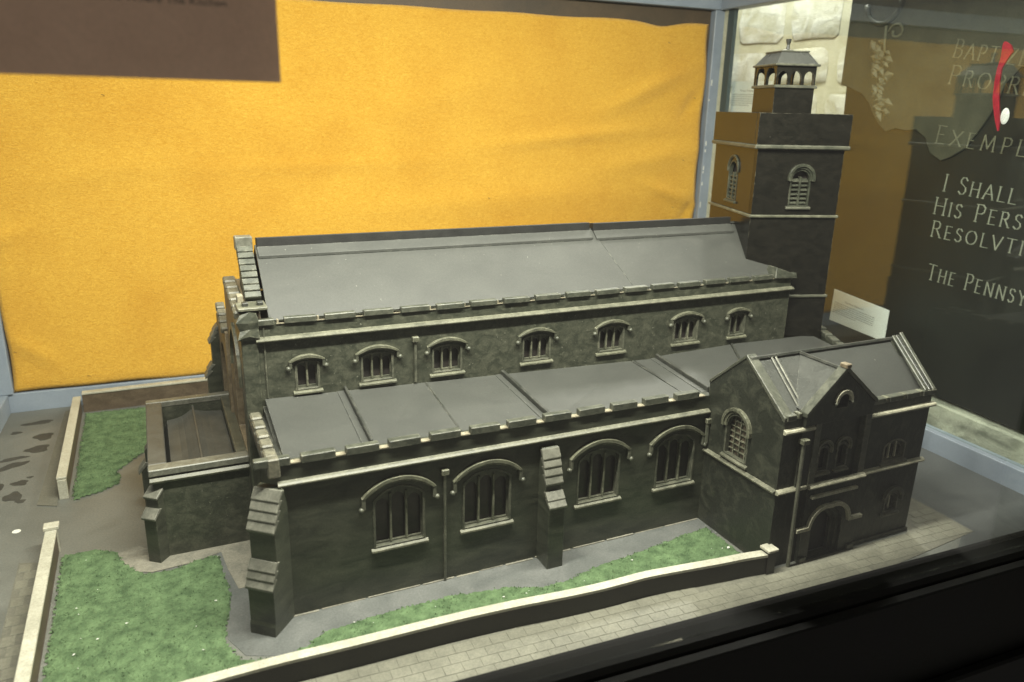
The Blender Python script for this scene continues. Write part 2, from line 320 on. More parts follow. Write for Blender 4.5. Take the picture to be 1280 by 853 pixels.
def window(F, uc, w, v0, vs, rise, lights, root, kind='seg', hood=True, hmat='hood', fmat='dtrim', stops=True, lattice=False, name='window',
           pane='pane', light_kind='pointed', tr=True, sillmat='trim', hood_w=0.42, hood_out=0.55, drop=1.4, hextra=0.75, hrise=None, hv=None, mullmat='hood'):
    """recessed window: frame mesh with mullions, pane, sill, hood mould as sub-parts; returns the opening loop for the wall"""
    u0, u1 = uc - w/2, uc + w/2
    op = opening(u0, u1, v0, vs, rise, 12, kind)
    t = 0.28
    inner = opening(u0+t, u1-t, v0+t*0.6, vs, rise - t*0.8, 12, kind)
    fr = MB(F); fr.panel(op, [inner], -0.62, 0.10)
    o = fr.build(name, M[fmat], root, bevel=0.03)
    MB(F).panel(op, [], -1.15, -0.95).build('pane', M[pane], o)
    lw = (w - 2*t)/lights
    if tr:
        hs = []
        for i in range(lights):
            a = u0 + t + i*lw + 0.12; b = u0 + t + (i+1)*lw - 0.12
            m = (a+b)/2
            # headroom under the arch at this light
            cu = min(abs(a-uc), abs(b-uc)) if abs(m-uc) > 0.1 else 0
            cu = max(abs(a-uc), abs(b-uc)); h = w/2
            if kind == 'seg':
                r = (h*h+rise*rise)/(2*rise); top = vs + rise - r + math.sqrt(max(0.01, r*r - cu*cu))
            else: top = vs + rise*(1 - cu/h)*0.9
            top = min(top, vs+rise*0.62) - 0.55
            hs.append(opening(a, b, v0 + 0.4, top - (b-a)*0.55, (b-a)*0.6, 8, 'pointed'))
        tracery = MB(F).panel(inner, hs, -0.85, -0.5)
        tracery.build('tracery', M['dtrim'], o)
        for i in range(1, lights):
            u = u0 + t + i*lw
            MB(F).panel([(u-0.13, v0+0.3), (u+0.13, v0+0.3), (u+0.13, vs+rise*0.35), (u-0.13, vs+rise*0.35)], [], -0.55, -0.25).build('mullion', M[mullmat], o, bevel=0.04)
    if lattice:
        g = MB(F); 
        for i in range(1, 4):
            u = u0 + w*i/4; g.panel([(u-0.06, v0), (u+0.06, v0), (u+0.06, vs+rise*0.7), (u-0.06, vs+rise*0.7)], [], -0.95, -0.55)
        k = v0 + 0.8
        while k < vs + rise*0.6:
            g.panel([(u0+0.1, k-0.05), (u1-0.1, k-0.05), (u1-0.1, k+0.05), (u0+0.1, k+0.05)], [], -0.9, -0.62); k += 0.85
        tag(g.build('lead_lattice', M['hood'], o), kind='stuff')
    # sill
    sl = MB(F); e = 0.35
    sl.add([(u0-e, v0-0.5, -0.4), (u1+e, v0-0.5, -0.4), (u1+e, v0+0.12, -0.4), (u0-e, v0+0.12, -0.4),
            (u0-e, v0-0.5, 0.42), (u1+e, v0-0.5, 0.42), (u1+e, v0-0.22, 0.42), (u0-e, v0-0.22, 0.42)],
           [(0,1,2,3), (4,7,6,5), (0,4,5,1), (1,5,6,2), (2,6,7,3), (3,7,4,0)])
    sl.build('sill', M[sillmat], o, bevel=0.04)
    if hood:
        x = hextra; a0, a1 = u0 - x, u1 + x; rr = rise + 0.15 if hrise is None else hrise - 0.75
        hm = MB(F)
        hv = (vs + 0.05) if hv is None else hv
        A = arc(a0, a1, hv, rr + 0.75, 14, kind); B = arc(a0+hood_w, a1-hood_w, hv - 0.03, rr + 0.75 - hood_w, 14, kind)
        A2 = arc(a0+hood_w*0.8, a1-hood_w*0.8, hv, rr + 0.75 - hood_w*0.8, 14, kind); B2 = arc(a0+hood_w*1.9, a1-hood_w*1.9, hv, rr + 0.75 - hood_w*1.9, 14, kind)
        hm.panel(ring(A, B), [], 0, hood_out); hm.panel(ring(A2, B2), [], 0, hood_out*0.55)
        h = hm.build('hood_mould', M[hmat], o, bevel=0.05)
        if drop:
            for q in (a0, a1 - hood_w): MB(F).panel([(q, hv-drop), (q+hood_w, hv-drop), (q+hood_w, hv), (q, hv)], [], 0, hood_out*0.9).build('hood_return', M['dtrim'], o, bevel=0.04)
        if stops:
            for q in (a0 - 0.1, a1 + 0.1): MB(F).ball((q, hv-drop, 0.35), 0.36, 8, 6).build('label_stop', M['dtrim'], o, smooth=True)
    return op

def merlon_run(root, name, mat, start, step, count, length, size, axis, rnd=0.06):
    """alike parapet pieces sharing one mesh"""
    w, h = size; mb = MB()
    if axis == 'x': mb.box(-length/2, length/2, -w/2, w/2, 0, h)
    else: mb.box(-w/2, w/2, -length/2, length/2, 0, h)
    me = mb.mesh(name, M[mat], Vector((0,0,0)), bevel=0.07)
    for i in range(count):
        o = bpy.data.objects.new(name, me)
        p = Vector(start) + Vector(step)*i + Vector((random.uniform(-rnd, rnd), random.uniform(-rnd, rnd), random.uniform(-rnd, rnd)*0.5))
        put(o, root, p); o.rotation_euler = (random.uniform(-.03,.03), random.uniform(-.012,.012), random.uniform(-.012,.012))

# ================================================================== SETTING
base = MB(); base.box(-39, 116.5, -24.0, 83.5, -1.2, 0); o = base.build('ground', M['asphalt']); tag(o, 'dark grey painted baseboard standing for the streets', kind='structure')
def sheet(name, poly, z, mat, label, h=0.06, kind='structure'):
    o = MB().prism(poly, z, z + h).build(name, M[mat]); tag(o, label, kind=kind); return o
sheet('road', [(86,-22.4),(116.3,-22.4),(116.2,40),(101,40),(98,10),(95.2,-7),(93.6,-18)], 0.004, 'asphalt_blue', 'blue grey road surface at the east side of the church', 0.03)
fw_in = [(-27,-9.2),(-11,-9.6),(-3.3,-9.2),(5,-9.6),(15.9,-9.8),(23.7,-10.2),(29.6,-10.8),(34.5,-11.1),(41.4,-11.2),(46.4,-12),(51.7,-12.9),(59.3,-13.6)]
# footpath along the south wall
sheet('path', [(-6.5,17.6),(-6.4,4),(-7,-1.4),(-5.5,-5),(-2.5,-6.4),(0.5,-7),(3,-6.2),(10,-5.6),(18.6,-5.5),(26,-6.6),(30.5,-8.4),(33.5,-8.5),(38,-7.3),(46,-6.3),(54,-5.1),(59.6,-4.6),(59.6,0.5),(0,0.5),(0,17.6)], 0.004, 'path', 'grey footpath winding along the south wall of the church', 0.05)
sheet('soil_border', [(-18.5,22.4),(-18.2,20.6),(-16.5,17.0),(-14.5,16.0),(-9.5,16.4),(-6,17.6),(-5.6,13),(-4.8,8),(-1,8),(0,19),(-13.5,20.4),(-16,23.4)], 0.06, 'soil', 'bare brown soil under the annexe wall', 0.04)
def noise2(x, y, s=0):
    return math.sin(x*1.7+s)*math.cos(y*1.3-s*2) + 0.6*math.sin(x*3.9-y*2.7+s) + 0.4*math.sin(y*6.1+x*5.3)
def inside(p, poly):
    c = False; n = len(poly)
    for i in range(n):
        a, b = poly[i], poly[(i+1) % n]
        if (a[1] > p[1]) != (b[1] > p[1]) and p[0] < (b[0]-a[0])*(p[1]-a[1])/(b[1]-a[1]) + a[0]: c = not c
    return c
def edge_d(p, poly):
    d = 9e9; n = len(poly); P = Vector(p)
    for i in range(n):
        a, b = Vector(poly[i]), Vector(poly[(i+1) % n]); ab = b-a; t = max(0, min(1, (P-a).dot(ab)/ab.length_squared)); d = min(d, (P-a-ab*t).length)
    return d
def lawn(poly, label, ragged=0.35, seed=0, cell=0.26):
    rng = random.Random(seed)
    xs = [p[0] for p in poly]; ys = [p[1] for p in poly]; x0, y0 = min(xs), min(ys)
    nx = int((max(xs)-x0)/cell)+1; ny = int((max(ys)-y0)/cell)+1
    idx = {}; vs = []; fs = []
    def vid(i, j):
        if (i, j) not in idx:
            x = x0+i*cell+rng.uniform(-.12,.12); y = y0+j*cell+rng.uniform(-.12,.12)
            d = edge_d((x, y), poly)
            idx[(i, j)] = len(vs); vs.append((x, y, 0.10 + min(d, 0.9)*0.16 + rng.uniform(-.06,.08) + 0.03*noise2(x, y)))
        return idx[(i, j)]
    for i in range(nx):
        for j in range(ny):
            x = x0+(i+.5)*cell; y = y0+(j+.5)*cell
            if inside((x, y), poly) and edge_d((x, y), poly) > ragged*0.5*(0.2+rng.random()*1.3 + 0.12*noise2(x*2.3, y*2.3, seed)):
                fs.append((vid(i,j), vid(i+1,j), vid(i+1,j+1), vid(i,j+1)))
    m = MB(); m.add(vs, fs)
    # loose flock granules
    g = 0
    target = len(fs)//2
    while g < target:
        x = rng.uniform(x0, max(xs)); y = rng.uniform(y0, max(ys)); g += 1
        if inside((x, y), poly):
            r = rng.uniform(0.05, 0.16); z = 0.2 + rng.random()*0.1
            a = rng.uniform(0, 6.28)
            m.add([(x+r*math.cos(a+k*2.09), y+r*math.sin(a+k*2.09), z-0.06) for k in range(3)] + [(x, y, z + r*1.1)], [(0,1,3),(1,2,3),(2,0,3)])
    lo = Vector((x0, y0, 0)); me = bpy.data.meshes.new('grass'); me.from_pydata([(v-lo)*S for v in m.v], [], m.f); me.materials.append(M['grass'])
    o = bpy.data.objects.new('grass', me); put(o, None, lo); tag(o, label, 'grass', kind='stuff'); return o
lawnA = [(-25.2,-10.2),(-25.2,24.8),(-21,24.6),(-18.4,22.8),(-17.6,19.5),(-15.6,16.2),(-12,15.6),(-9.5,16.6),(-6.3,17.2),(-6,12),(-5.6,7),(-6.6,2),(-7.2,-2),(-5.8,-5.6),(-2.3,-7.0),(0.8,-5.9),
         (3.2,-4.3),(10,-3.7),(18.6,-3.5),(26,-4.7),(30,-6.3),(33.5,-6.4),(38,-5.2),(46,-4.3),(54,-3.1),(58.9,-2.6),(58.9,-14.0),(51.7,-13.5),(46.4,-12.8),(41.4,-12),(34.5,-11.9),(29.6,-11.6),(15.9,-10.7),(5,-10.4),(-11,-10.4)]
lawn(lawnA, 'green flocked lawn in front of the church between path and cream garden wall', seed=3)
lawnB = [(-25.1,40.6),(-25.1,78.0),(0,76.5),(0,52),(-13.5,52),(-13.8,56.8),(-17,52),(-18.9,49),(-18.4,46),(-18.6,44.2),(-21,42.2)]
lawn(lawnB, 'green flocked lawn behind the annexe in the corner of the garden walls', seed=5)
# pavements with slabs
def pavement(name, label, poly, x0, x1, y0, y1, sx, sy, ang=0.0, z=0.08):
    b = MB().prism(poly, 0.01, z).build(name, M['joint']); tag(b, label, kind='structure')
    me = MB().box(-sx/2+0.03, sx/2-0.03, -sy/2+0.03, sy/2-0.03, 0, 0.06).mesh('paving_slab', M['slab'], Vector((0,0,0)), bevel=0.02)
    n = 0; ca, sa = math.cos(ang), math.sin(ang); row = 0
    y = y0
    while y < y1:
        x = x0 + (sx/2 if row % 2 else 0)
        while x < x1:
            X = x*ca - y*sa; Y = x*sa + y*ca
            if all(inside((X + dx*sx*.42, Y + dy*sy*.42), poly) for dx in (-1, 1) for dy in (-1, 1)):
                o = bpy.data.objects.new('paving_slab', me); put(o, b, (X, Y, z - 0.02 + random.uniform(0, 0.02))); o.rotation_euler = (random.uniform(-.01,.01), random.uniform(-.01,.01), ang + random.uniform(-.008,.008)); n += 1
            x += sx
        y += sy; row += 1
    return n
pv = [(-28,-10.9),(-3.3,-11.3),(15.9,-11.9),(29.6,-12.7),(41.4,-13.2),(51.7,-14.3),(59.2,-14.9),(85,-15.4),(95.2,-7.4),(94.6,-18.9),(66,-21.6),(30,-20.2),(-28,-18)]
n1 = pavement('pavement', 'pale paving of small slabs along the outside of the front wall', pv, -2, 97, -21.4, -6, 2.15, 1.5, -0.045)
n2 = pavement('pavement', 'pale paving strip outside the west garden wall', [(-30.0,-9),(-27.2,-11),(-27.2,23.8),(-30.1,24.9)], -29.2, -26.9, -8, 25, 1.45, 1.95)
sheet('pavement', [(-29.6,41.2),(-26.9,39.8),(-26.9,81),(-28.6,81)], 0.02, 'joint', 'plain buff strip of pavement outside the rear west wall', 0.10)
sheet('kerb', [(85.6,-14.8),(94.9,-7.4),(90,3),(85.6,3)], 0.02, 'slab', 'plain pale apron of pavement at the east end of the porch', 0.12)
# stains
st = MB()
for cx, cy, rx, ry, a in ((-32.7,76.4,2.6,.9,.1),(-31.2,69,1.5,1.7,.3),(-31.6,63.5,1.8,1.6,.4),(-34.9,60.5,2.2,.7,.2),(-34.6,57.6,2.4,1.0,.5),(-36.0,50,1.0,2.0,.2),(-32.8,50.3,1.2,1.0,0),(-33.2,45.6,1.3,1.6,.2),(-32,43.6,.7,.6,0),(-31.6,52.0,.5,.4,0),(-35.8,72.5,.9,.7,0),(-36.5,41,.6,.5,0)):
    pts = []
    for k in range(18):
        t = k*2*math.pi/18; r = 1 + 0.16*math.sin(3*t+cx) + 0.10*math.sin(5*t+cy)
        x = rx*r*math.cos(t); y = ry*r*math.sin(t); pts.append((cx + x*math.cos(a)-y*math.sin(a), cy + x*math.sin(a)+y*math.cos(a)))
    st.prism(pts, 0.0, 0.012)
tag(st.build('road_stains', M['stain']), 'dark oily blotches on the grey road at the left', 'stain', kind='stuff')
dk = MB(); dk.prism([(-31.4+0.55*math.cos(k*.5236), 34+0.55*math.sin(k*.5236)) for k in range(12)], 0.0, 0.05)
tag(dk.build('paper_disc', M['fleck']), 'tiny white paper disc lying on the road beside the gateway', 'paper disc')
fl = MB(); rf = random.Random(11)
for i in range(26):
    if i < 13: x, y = rf.uniform(-3, 58), 0; y = -4.2 - abs(x-30)*0.0 - rf.uniform(0.2, 4.5)
    else: x, y = rf.uniform(-24, -6), rf.uniform(-8, 22)
    r = rf.uniform(0.06, 0.2) * (2.0 if i in (3, 9) else 1); a = rf.uniform(0, 3)
    fl.add([(x+r*math.cos(a+k*1.57)*(1 if k % 2 else .6), y+r*math.sin(a+k*1.57)*(1 if k % 2 else .6), 0.42) for k in range(4)] + [(x, y, 0.50)], [(0,1,4),(1,2,4),(2,3,4),(3,0,4)])
tag(fl.build('paint_flecks', M['fleck']), 'pale flecks of debris scattered over the lawn', 'debris', kind='stuff')

# ------------------------------------------------------------------ garden walls
H = 3.1; HF = 2.65
gw = empty('garden_wall', (20, -10.5, 0), 'long cream topped front garden wall curving gently to the porch', 'wall')
cl = [(-27,-10.2),(-19,-10.1),(-11,-10.0),(-3.3,-9.9),(5,-10.2),(15.9,-10.45),(23.7,-10.9),(29.6,-11.5),(34.5,-11.85),(38,-11.9),(41.4,-12.0),(46.4,-12.7),(51.7,-13.5),(55,-13.9),(59.0,-14.6)]
cl = [(x, y - 0.95 + 0.6*max(0, (x-40)/19)) for x, y in cl]
def strip_shape(path, half, z0, z1, mb=None):
    mb = mb or MB(); L_, R_ = [], []
    for i, p in enumerate(path):
        a = Vector(path[max(0, i-1)]); b = Vector(path[min(len(path)-1, i+1)]); d = (b-a).normalized(); n = Vector((-d.y, d.x))
        L_.append(Vector(p) + n*half); R_.append(Vector(p) - n*half)
    poly = [tuple(q) for q in L_] + [tuple(q) for q in reversed(R_)]
    return mb.prism(poly, z0, z1)
def smooth(path, k=4):
    out = []
    for i in range(len(path)-1):
        p0, p1, p2, p3 = path[max(0,i-1)], path[i], path[i+1], path[min(len(path)-1, i+2)]
        for j in range(k):
            t = j/k
            out.append(tuple(0.5*((2*p1[c]) + (-p0[c]+p2[c])*t + (2*p0[c]-5*p1[c]+4*p2[c]-p3[c])*t*t + (-p0[c]+3*p1[c]-3*p2[c]+p3[c])*t**3) for c in range(2)))
    return out + [path[-1]]
cs = smooth(cl)
strip_shape(cs, 0.5, 0, HF).build('wall', M['gdark'], gw)
seg = [(0, 29), (29, 57)]
for a, b in seg: strip_shape(cs[a:b+1] if b < len(cs) else cs[a:], 0.64, HF, HF + 0.36).build('coping', M['cream'], gw, bevel=0.06)
MB().box(58.4, 59.7, -15.6, -14.2, 0, H + 0.2).build('pier', M['gdark'], gw, bevel=0.05)
MB().box(58.2, 59.9, -15.8, -14.0, H + 0.2, H + 0.62).build('pier_cap', M['cream'], gw, bevel=0.08)
def wall_y(label, x, ya, yb, endy, capz=0.0, brown=True):
    g = empty('garden_wall', (x, (ya+yb)/2, 0), label, 'wall', 'cream topped west garden walls')
    MB().box(x-0.45, x+0.5, ya, yb, 0, H).build('wall', M['gbrown'], g)
    MB().box(x-0.72, x+0.66, ya-0.1, yb+0.1, H, H+0.38).build('coping', M['cream'], g, bevel=0.06)
    MB().box(x-0.62, x+0.62, min(endy, endy+0.7), max(endy, endy+0.7), 0, H-0.02).build('end_face', M['cream'], g, bevel=0.03)
    return g
g1 = wall_y('cream topped west garden wall behind the gateway, beside the rear lawn', -26.1, 42.3, 78.6, 41.9)
g2 = wall_y('cream topped west garden wall in front of the gateway, beside the front lawn', -26.1, -10.6, 26.2, 25.9)
MB().box(-27.0, -25.2, 25.6, 27.2, H+0.38, H+0.85).build('pier_cap', M['cream'], g2, bevel=0.06)
gb = empty('garden_wall', (-5, 79, 0), 'brown sided back garden wall under the yellow board', 'wall')
MB().box(-25.3, 60, 78.9, 80.0, 0, H+0.5).build('wall', M['gbrown'], gb)
MB().box(-25.3, 60, 78.7, 80.2, H+0.5, H+0.9).build('coping', M['cream'], gb, bevel=0.06)

# ================================================================== THE CHURCH
CH = empty('model_church', (40, 14, 0), 'large dark green painted model church with battlements and a square tower', 'model church')
# ---- south aisle
F0 = southF(0); ops = []
for c, w in ((13.6, 6.5), (25.15, 6.7), (41.6, 6.7), (54.2, 6.6)):
    ops.append(window(F0, c, w, 6.7, 13.0, 1.5, 3, CH, hextra=1.35, hrise=2.15, hv=13.75, drop=1.5))
MB(F0).panel([(-0.3, 0), (59.4, 0), (59.4, 19.6), (-0.3, 19.6)], ops, -1.3, 0).build('aisle_wall', M['wall'], CH)
MB().box(-0.3, 1.2, 1.31, 16, 0, 19.2).build('aisle_end_wall', M['wall'], CH)
def string(x0, x1, y, z, out=0.62, name='string_course', mat='trim', th=0.42):
    return MB().prism([(y, z-th), (y-out*0.6, z-th*0.9), (y-out, z-th*0.4), (y-out, z-0.02), (y-out*0.6, z+0.16), (y, z+0.3)], x0, x1, 'x').build(name, M[mat], CH, bevel=0.03)
string(-0.3, 59.3, 0, 17.35)
merlon_run(CH, 'merlon', 'merlon', (-0.75+0.0, 0.2, 19.55), (0,0,0), 1, 3.9, (1.0, 0.95), 'x')
merlon_run(CH, 'merlon', 'merlon', (4.3, 0.2, 19.55), (5.095, 0, 0.006), 11, 3.85, (1.0, 0.95), 'x')
for i in range(12):
    x = 1.75 + 5.1*i
    MB().box(x-0.6, x+0.6, -0.12, 0.7, 19.58, 19.72).build('notch_sill', M['notch'], CH)
rfb = random.Random(8)
x = 0.2
while x < 58.8:
    l = rfb.uniform(2.5, 7); MB().box(x, min(x+l-.3, 59.2), -rfb.uniform(.15, .35), -0.01, 0.04, rfb.uniform(.12, .25)).build('foot_fillet', M['soil'], CH, bevel=0.04); x += l
# west end parapet tiles (stepping up)
for i in range(5):
    y = 2.2 + i*2.9
    MB(frame((-0.5, y, 19.6 + 0.05*i), (0,1,0), (-1,0,0.0))).box(0, 2.3, -0.25, 0.85 + 0.08*(i % 2), -0.7, 0.7).build('merlon', M['tile'], CH, bevel=0.18)
MB().box(-1.3, 0.8, 0.9, 16, 18.2, 19.3).build('end_coping', M['roof_edge'], CH, bevel=0.06)
MB().box(-1.25, 0.1, -0.35, 0.85, 18.2, 20.55).build('corner_block', M['tile'], CH, bevel=0.15)
# aisle roof: separate lead sheets with rolls
def roofz(x, y): return 19.05 + (y-1.5)/14.5*(2.55 - 0.026*max(0, x)) 
rx = [(0.9, 10.9), (11.3, 22.5), (22.6, 34.4), (35.0, 57.0), (57.2, 60.8)]
rxb = [(0.9, 11.0), (11.4, 22.4), (22.5, 33.9), (34.4, 56.4), (56.7, 61.3)]
for (a, b), (c, d) in zip(rx, rxb):
    pts = [(a, 1.3, roofz(a, 1.3)), (b, 1.3, roofz(b, 1.3)), (d, 15.99, roofz(d, 16)), (c, 15.99, roofz(c, 16))]
    MB().hexa([(p[0], p[1], p[2]-0.5) for p in pts] + pts).build('roof_sheet', M['roof'], CH, bevel=0.03)
MB().hexa([(0.6,1.2,17.6),(62,1.2,17.6),(62,15.95,18.6),(0.6,15.95,18.6),(0.6,1.2,18.5),(62,1.2,18.5),(62,15.95,19.6),(0.6,15.95,20.6)]).build('roof_deck', M['roof_edge'], CH)
for x, xb, w in ((11.1, 11.2, 0.34), (34.8, 34.2, 0.5), (60.9, 61.3, 0.5)):
    a, b = roofz(x, 2.4), roofz(x, 16)
    MB().hexa([(x-w/2, 2.3, a-.2), (x+w/2, 2.3, a-.2), (xb+w/2, 15.95, b-.2), (xb-w/2, 15.95, b-.2), (x-w/2, 2.3, a+.75), (x+w/2, 2.3, a+.75), (xb+w/2, 15.95, b+.75), (xb-w/2, 15.95, b+.75)]).build('roof_roll', M['roof_edge'], CH, bevel=0.08)
    MB().hexa([(x-w/2-0.9, 2.3, a-.1), (x-w/2-.02, 2.3, a-.1), (xb-w/2-.02, 15.95, b-.1), (xb-w/2-0.9, 15.95, b-.1), (x-w/2-0.9, 2.3, a+.10), (x-w/2-.02, 2.3, a+.12), (xb-w/2-.02, 15.95, b+.12), (xb-w/2-0.9, 15.95, b+.10)]).build('roof_flashing', M['roof'], CH, bevel=0.02)
for x in (22.5, 57.1):
    a, b = roofz(x, 1.4), roofz(x, 16)
    MB().hexa([(x-.14, 1.4, a-.1), (x+.14, 1.4, a-.1), (x+.1, 15.95, b-.1), (x-.2, 15.95, b-.1), (x-.14, 1.4, a+.03), (x+.14, 1.4, a+.03), (x+.1, 15.95, b+.03), (x-.2, 15.95, b+.03)]).build('roof_seam', M['roof_edge'], CH)
# downpipes
def pipe(x, y, z0, z1, r=0.2, lab=None):
    o = MB().tube([(x, y, z0), (x, y, z1)], r, 8).build('downpipe', M['dtrim'], CH, smooth=False)
    MB().box(x-.45, x+.45, y-.4, y+.25, z1, z1+.7).build('hopper_head', M['hood'], o, bevel=0.06)
    return o
pipe(19.35, -0.3, 0.0, 15.0, 0.17); pipe(21.0, 15.75, 21.4, 27.2, 0.2); pipe(59.1, -0.45, 12.5, 15.6, 0.3)
MB().tube([(1.3, 15.9, 21.7), (1.3, 15.9, 31)], 0.1, 6).build('downpipe', M['dtrim'], CH)
# ---- buttresses
def buttress(F, hw, pts_u, plinth=True, z0=0):
    """F: local x across, y up, z out. pts_u: profile [(out, z)...] from the foot up; weathering courses built singly"""
    prof = [(p[0], p[1]) for p in pts_u]
    b = MB(F)
    b.prism([(z, o_) for o_, z in prof] , -hw, hw, 'x')       # polygon (v, w)
    o = b.build('buttress', M['wall'], CH, bevel=0.05)
    return o
def weather(F, hw, o0, z0, o1, z1, n, parent):
    """n stone courses stepping from (out o0, z0) low to (o1, z1) high"""
    for i in range(n):
        a = i/n; b_ = (i+1)/n
        oa, za = o0+(o1-o0)*a, z0+(z1-z0)*a; ob, zb = o0+(o1-o0)*b_, z0+(z1-z0)*b_
        th = 0.26
        MB(F).add([(-hw-.12, za-.16, oa+.42), (hw+.12, za-.16, oa+.42), (hw+.12, zb-.06, ob+.10), (-hw-.12, zb-.06, ob+.10),
                   (-hw-.12, za-.52, oa+.30), (hw+.12, za-.52, oa+.30), (hw+.12, zb-.25, ob-.5), (-hw-.12, zb-.25, ob-.5)],
                  [(0,1,2,3),(4,7,6,5),(0,4,5,1),(1,5,6,2),(2,6,7,3),(3,7,4,0)]).build('weathering_stone', M['coping_lt'], parent, bevel=0.06)
dn = Vector((-0.647, -0.762, 0)); du = Vector((0.762, -0.647, 0))
FB = frame((-3.2+0.647*4.0, -2.1+0.762*4.0, 0), du, dn)     # out = 4.0 at the foot
bt = buttress(FB, 1.62, [(0, 0), (4.15, 0), (4.15, 1.3), (3.98, 1.7), (3.98, 6.4), (2.9, 9.0), (2.9, 13.0), (1.0, 17.0), (0, 17.0)])
weather(FB, 1.62, 3.98, 6.4, 2.9, 9.1, 3, bt); weather(FB, 1.62, 2.9, 13.0, 1.1, 17.1, 4, bt)
FM = frame((33.6, 0, 0), (1,0,0), (0,-1,0))
bt = buttress(FM, 1.15, [(0, 0), (3.2, 0), (3.2, 9.2), (2.0, 10.8), (2.0, 11.9), (0.7, 16.3), (0, 16.3)])
weather(FM, 1.15, 3.2, 9.3, 2.1, 10.9, 2, bt); weather(FM, 1.15, 2.0, 12.1, 0.7, 16.3, 4, bt)

# ---- nave clerestory
FN = southF(16); ops = []
for c, w, n in ((6.4, 3.1, 2), (15.7, 4.5, 3), (25.7, 4.5, 3), (39.7, 4.7, 3), (52.6, 4.7, 3), (66.7, 4.9, 3), (77.2, 3.4, 2)):
    ops.append(window(FN, c, w, 22.2, 25.75, 0.5 if n == 3 else 0.4, n, CH, drop=0.9, hextra=0.75, hood_w=0.36, sillmat='hood', hrise=1.05 if n == 3 else 0.8, hv=26.25))
MB(FN).panel([(0.3, 17), (88.0, 17), (88.0, 31.5), (0.3, 31.5)], ops, -1.3, 0).build('clerestory_wall', M['clere'], CH)
MB().box(86.7, 88.0, 17.31, 20, 12, 31.5).build('nave_end_wall', M['clere'], CH)
string(0.3, 88.3, 16, 29.55, 0.75)
merlon_run(CH, 'merlon', 'merlon', (0.9, 16.15, 31.35), (0,0,0), 1, 3.4, (0.95, 0.75), 'x')
merlon_run(CH, 'merlon', 'merlon', (5.95, 16.15, 31.35), (5.05, 0, 0.004), 17, 4.0, (0.95, 0.75), 'x')
for i in range(17):
    x = 3.42 + 5.03*i
    MB().box(x-0.5, x+0.5, 15.86, 16.7, 31.38, 31.5).build('notch_sill', M['notch'], CH)
    if random.random() < 0.5: MB().box(x-0.42, x-0.2, 15.95, 16.5, 31.5, 31.9).build('peg', M['notch'], CH)
def slope(x0, x1, y0, z0, y1, z1, th, name, mat, bevel=0.03, sk=0):
    n = Vector((0, -(z1-z0), (y1-y0))).normalized()*th
    P_ = [(x0, y0, z0), (x1, y0, z0), (x1+sk, y1, z1), (x0+sk*0, y1, z1)]
    return MB().hexa([(p[0], p[1]-n.y, p[2]-n.z) for p in P_] + P_).build(name, M[mat], CH, bevel=bevel)
slope(2.2, 56.9, 16.9, 31.65, 25.9, 39.45, 0.4, 'nave_roof', 'roof', sk=-2.8)
o = slope(57.05, 87.2, 16.9, 31.62, 25.9, 39.25, 0.4, 'nave_roof', 'roof')
for v in o.data.vertices:
    w = v.co.z + o.location.z
    if v.co.x < 0: v.co.x -= 0.028 * ((v.co.z - min(q.co.z for q in o.data.vertices)) / 0.08)
slope(2.2, 87.2, 35.1, 31.65, 26.1, 39.4, 0.4, 'nave_roof', 'roof')
for a, b, dz in ((2.4, 53.4, 0), (54.1, 81.8, -0.15)):
    r = MB().prism([(25.5, 39.2+dz), (26.9, 39.2+dz), (26.9, 40.6+dz), (25.55, 40.75+dz)], a, b, 'x').build('ridge_board', M['blacksoft'], CH, bevel=0.06)
    MB().prism([(24.3, 38.15+dz), (25.49, 39.2+dz), (25.49, 39.6+dz), (24.3, 38.55+dz)], a, b, 'x').build('ridge_flashing', M['roof'], CH, bevel=0.04)
MB().hexa([(84.0,15.5,31.5),(89.0,15.5,31.2),(89.0,18.4,31.2),(84.0,18.4,31.5),(84.4,15.9,33.3),(88.6,15.5,31.9),(88.6,18.0,31.9),(84.4,18.0,33.4)]).build('kneeler', M['merlon'], CH, bevel=0.1)
MB().box(1.2, 86, 34.6, 36, 0, 31.5).build('nave_north_wall', M['clere'], CH)
# west front, seen at a glancing angle
FW = westF(-0.2)
big = opening(-29.5, -19.5, 13, 22.5, 6.5, 12, 'pointed')
wf = MB(FW).panel([(-35.8, 0), (-16.3, 0), (-16.3, 31.6), (-17.4, 32.7), (-29.5, 34.6), (-35.8, 33.0)], [big], -1.4, 1.2).build('west_front', M['stonebrown'], CH, bevel=0.05)
MB(FW).panel(big, [], -1.3, -1.1).build('west_window_pane', M['pane'], CH)
MB(FW).panel(ring(arc(-30.2, -18.8, 22.5, 7.3, 14, 'pointed'), arc(-29.5, -19.5, 22.5, 6.5, 14, 'pointed')), [], 1.2, 1.6).build('west_window_hood', M['hood'], CH)
for i in range(6):                     # raking parapet stones of the west front
    t0 = i/6; y = 17.0 + 13.0*t0; z = 32.75 + 2.0*t0
    MB(frame((-1.4, y, z), (0,1,0.16), (-1,0,0))).box(0, 1.95, -0.35, 0.75, -1.1, 0.55).build('parapet_stone', M['tile'], CH, bevel=0.2)
MB().box(-1.45, 0.55, 15.72, 19.2, 0, 30).build('corner_pier', M['clere'], CH, bevel=0.1)
cr = MB()                              # crumpled lead round the top of the pier
lev = [29.4, 30.1, 31.0, 32.0, 33.2]; ex = [0.0, 0.35, 0.15, 0.3, -0.05]; rr_ = random.Random(5); rings = []
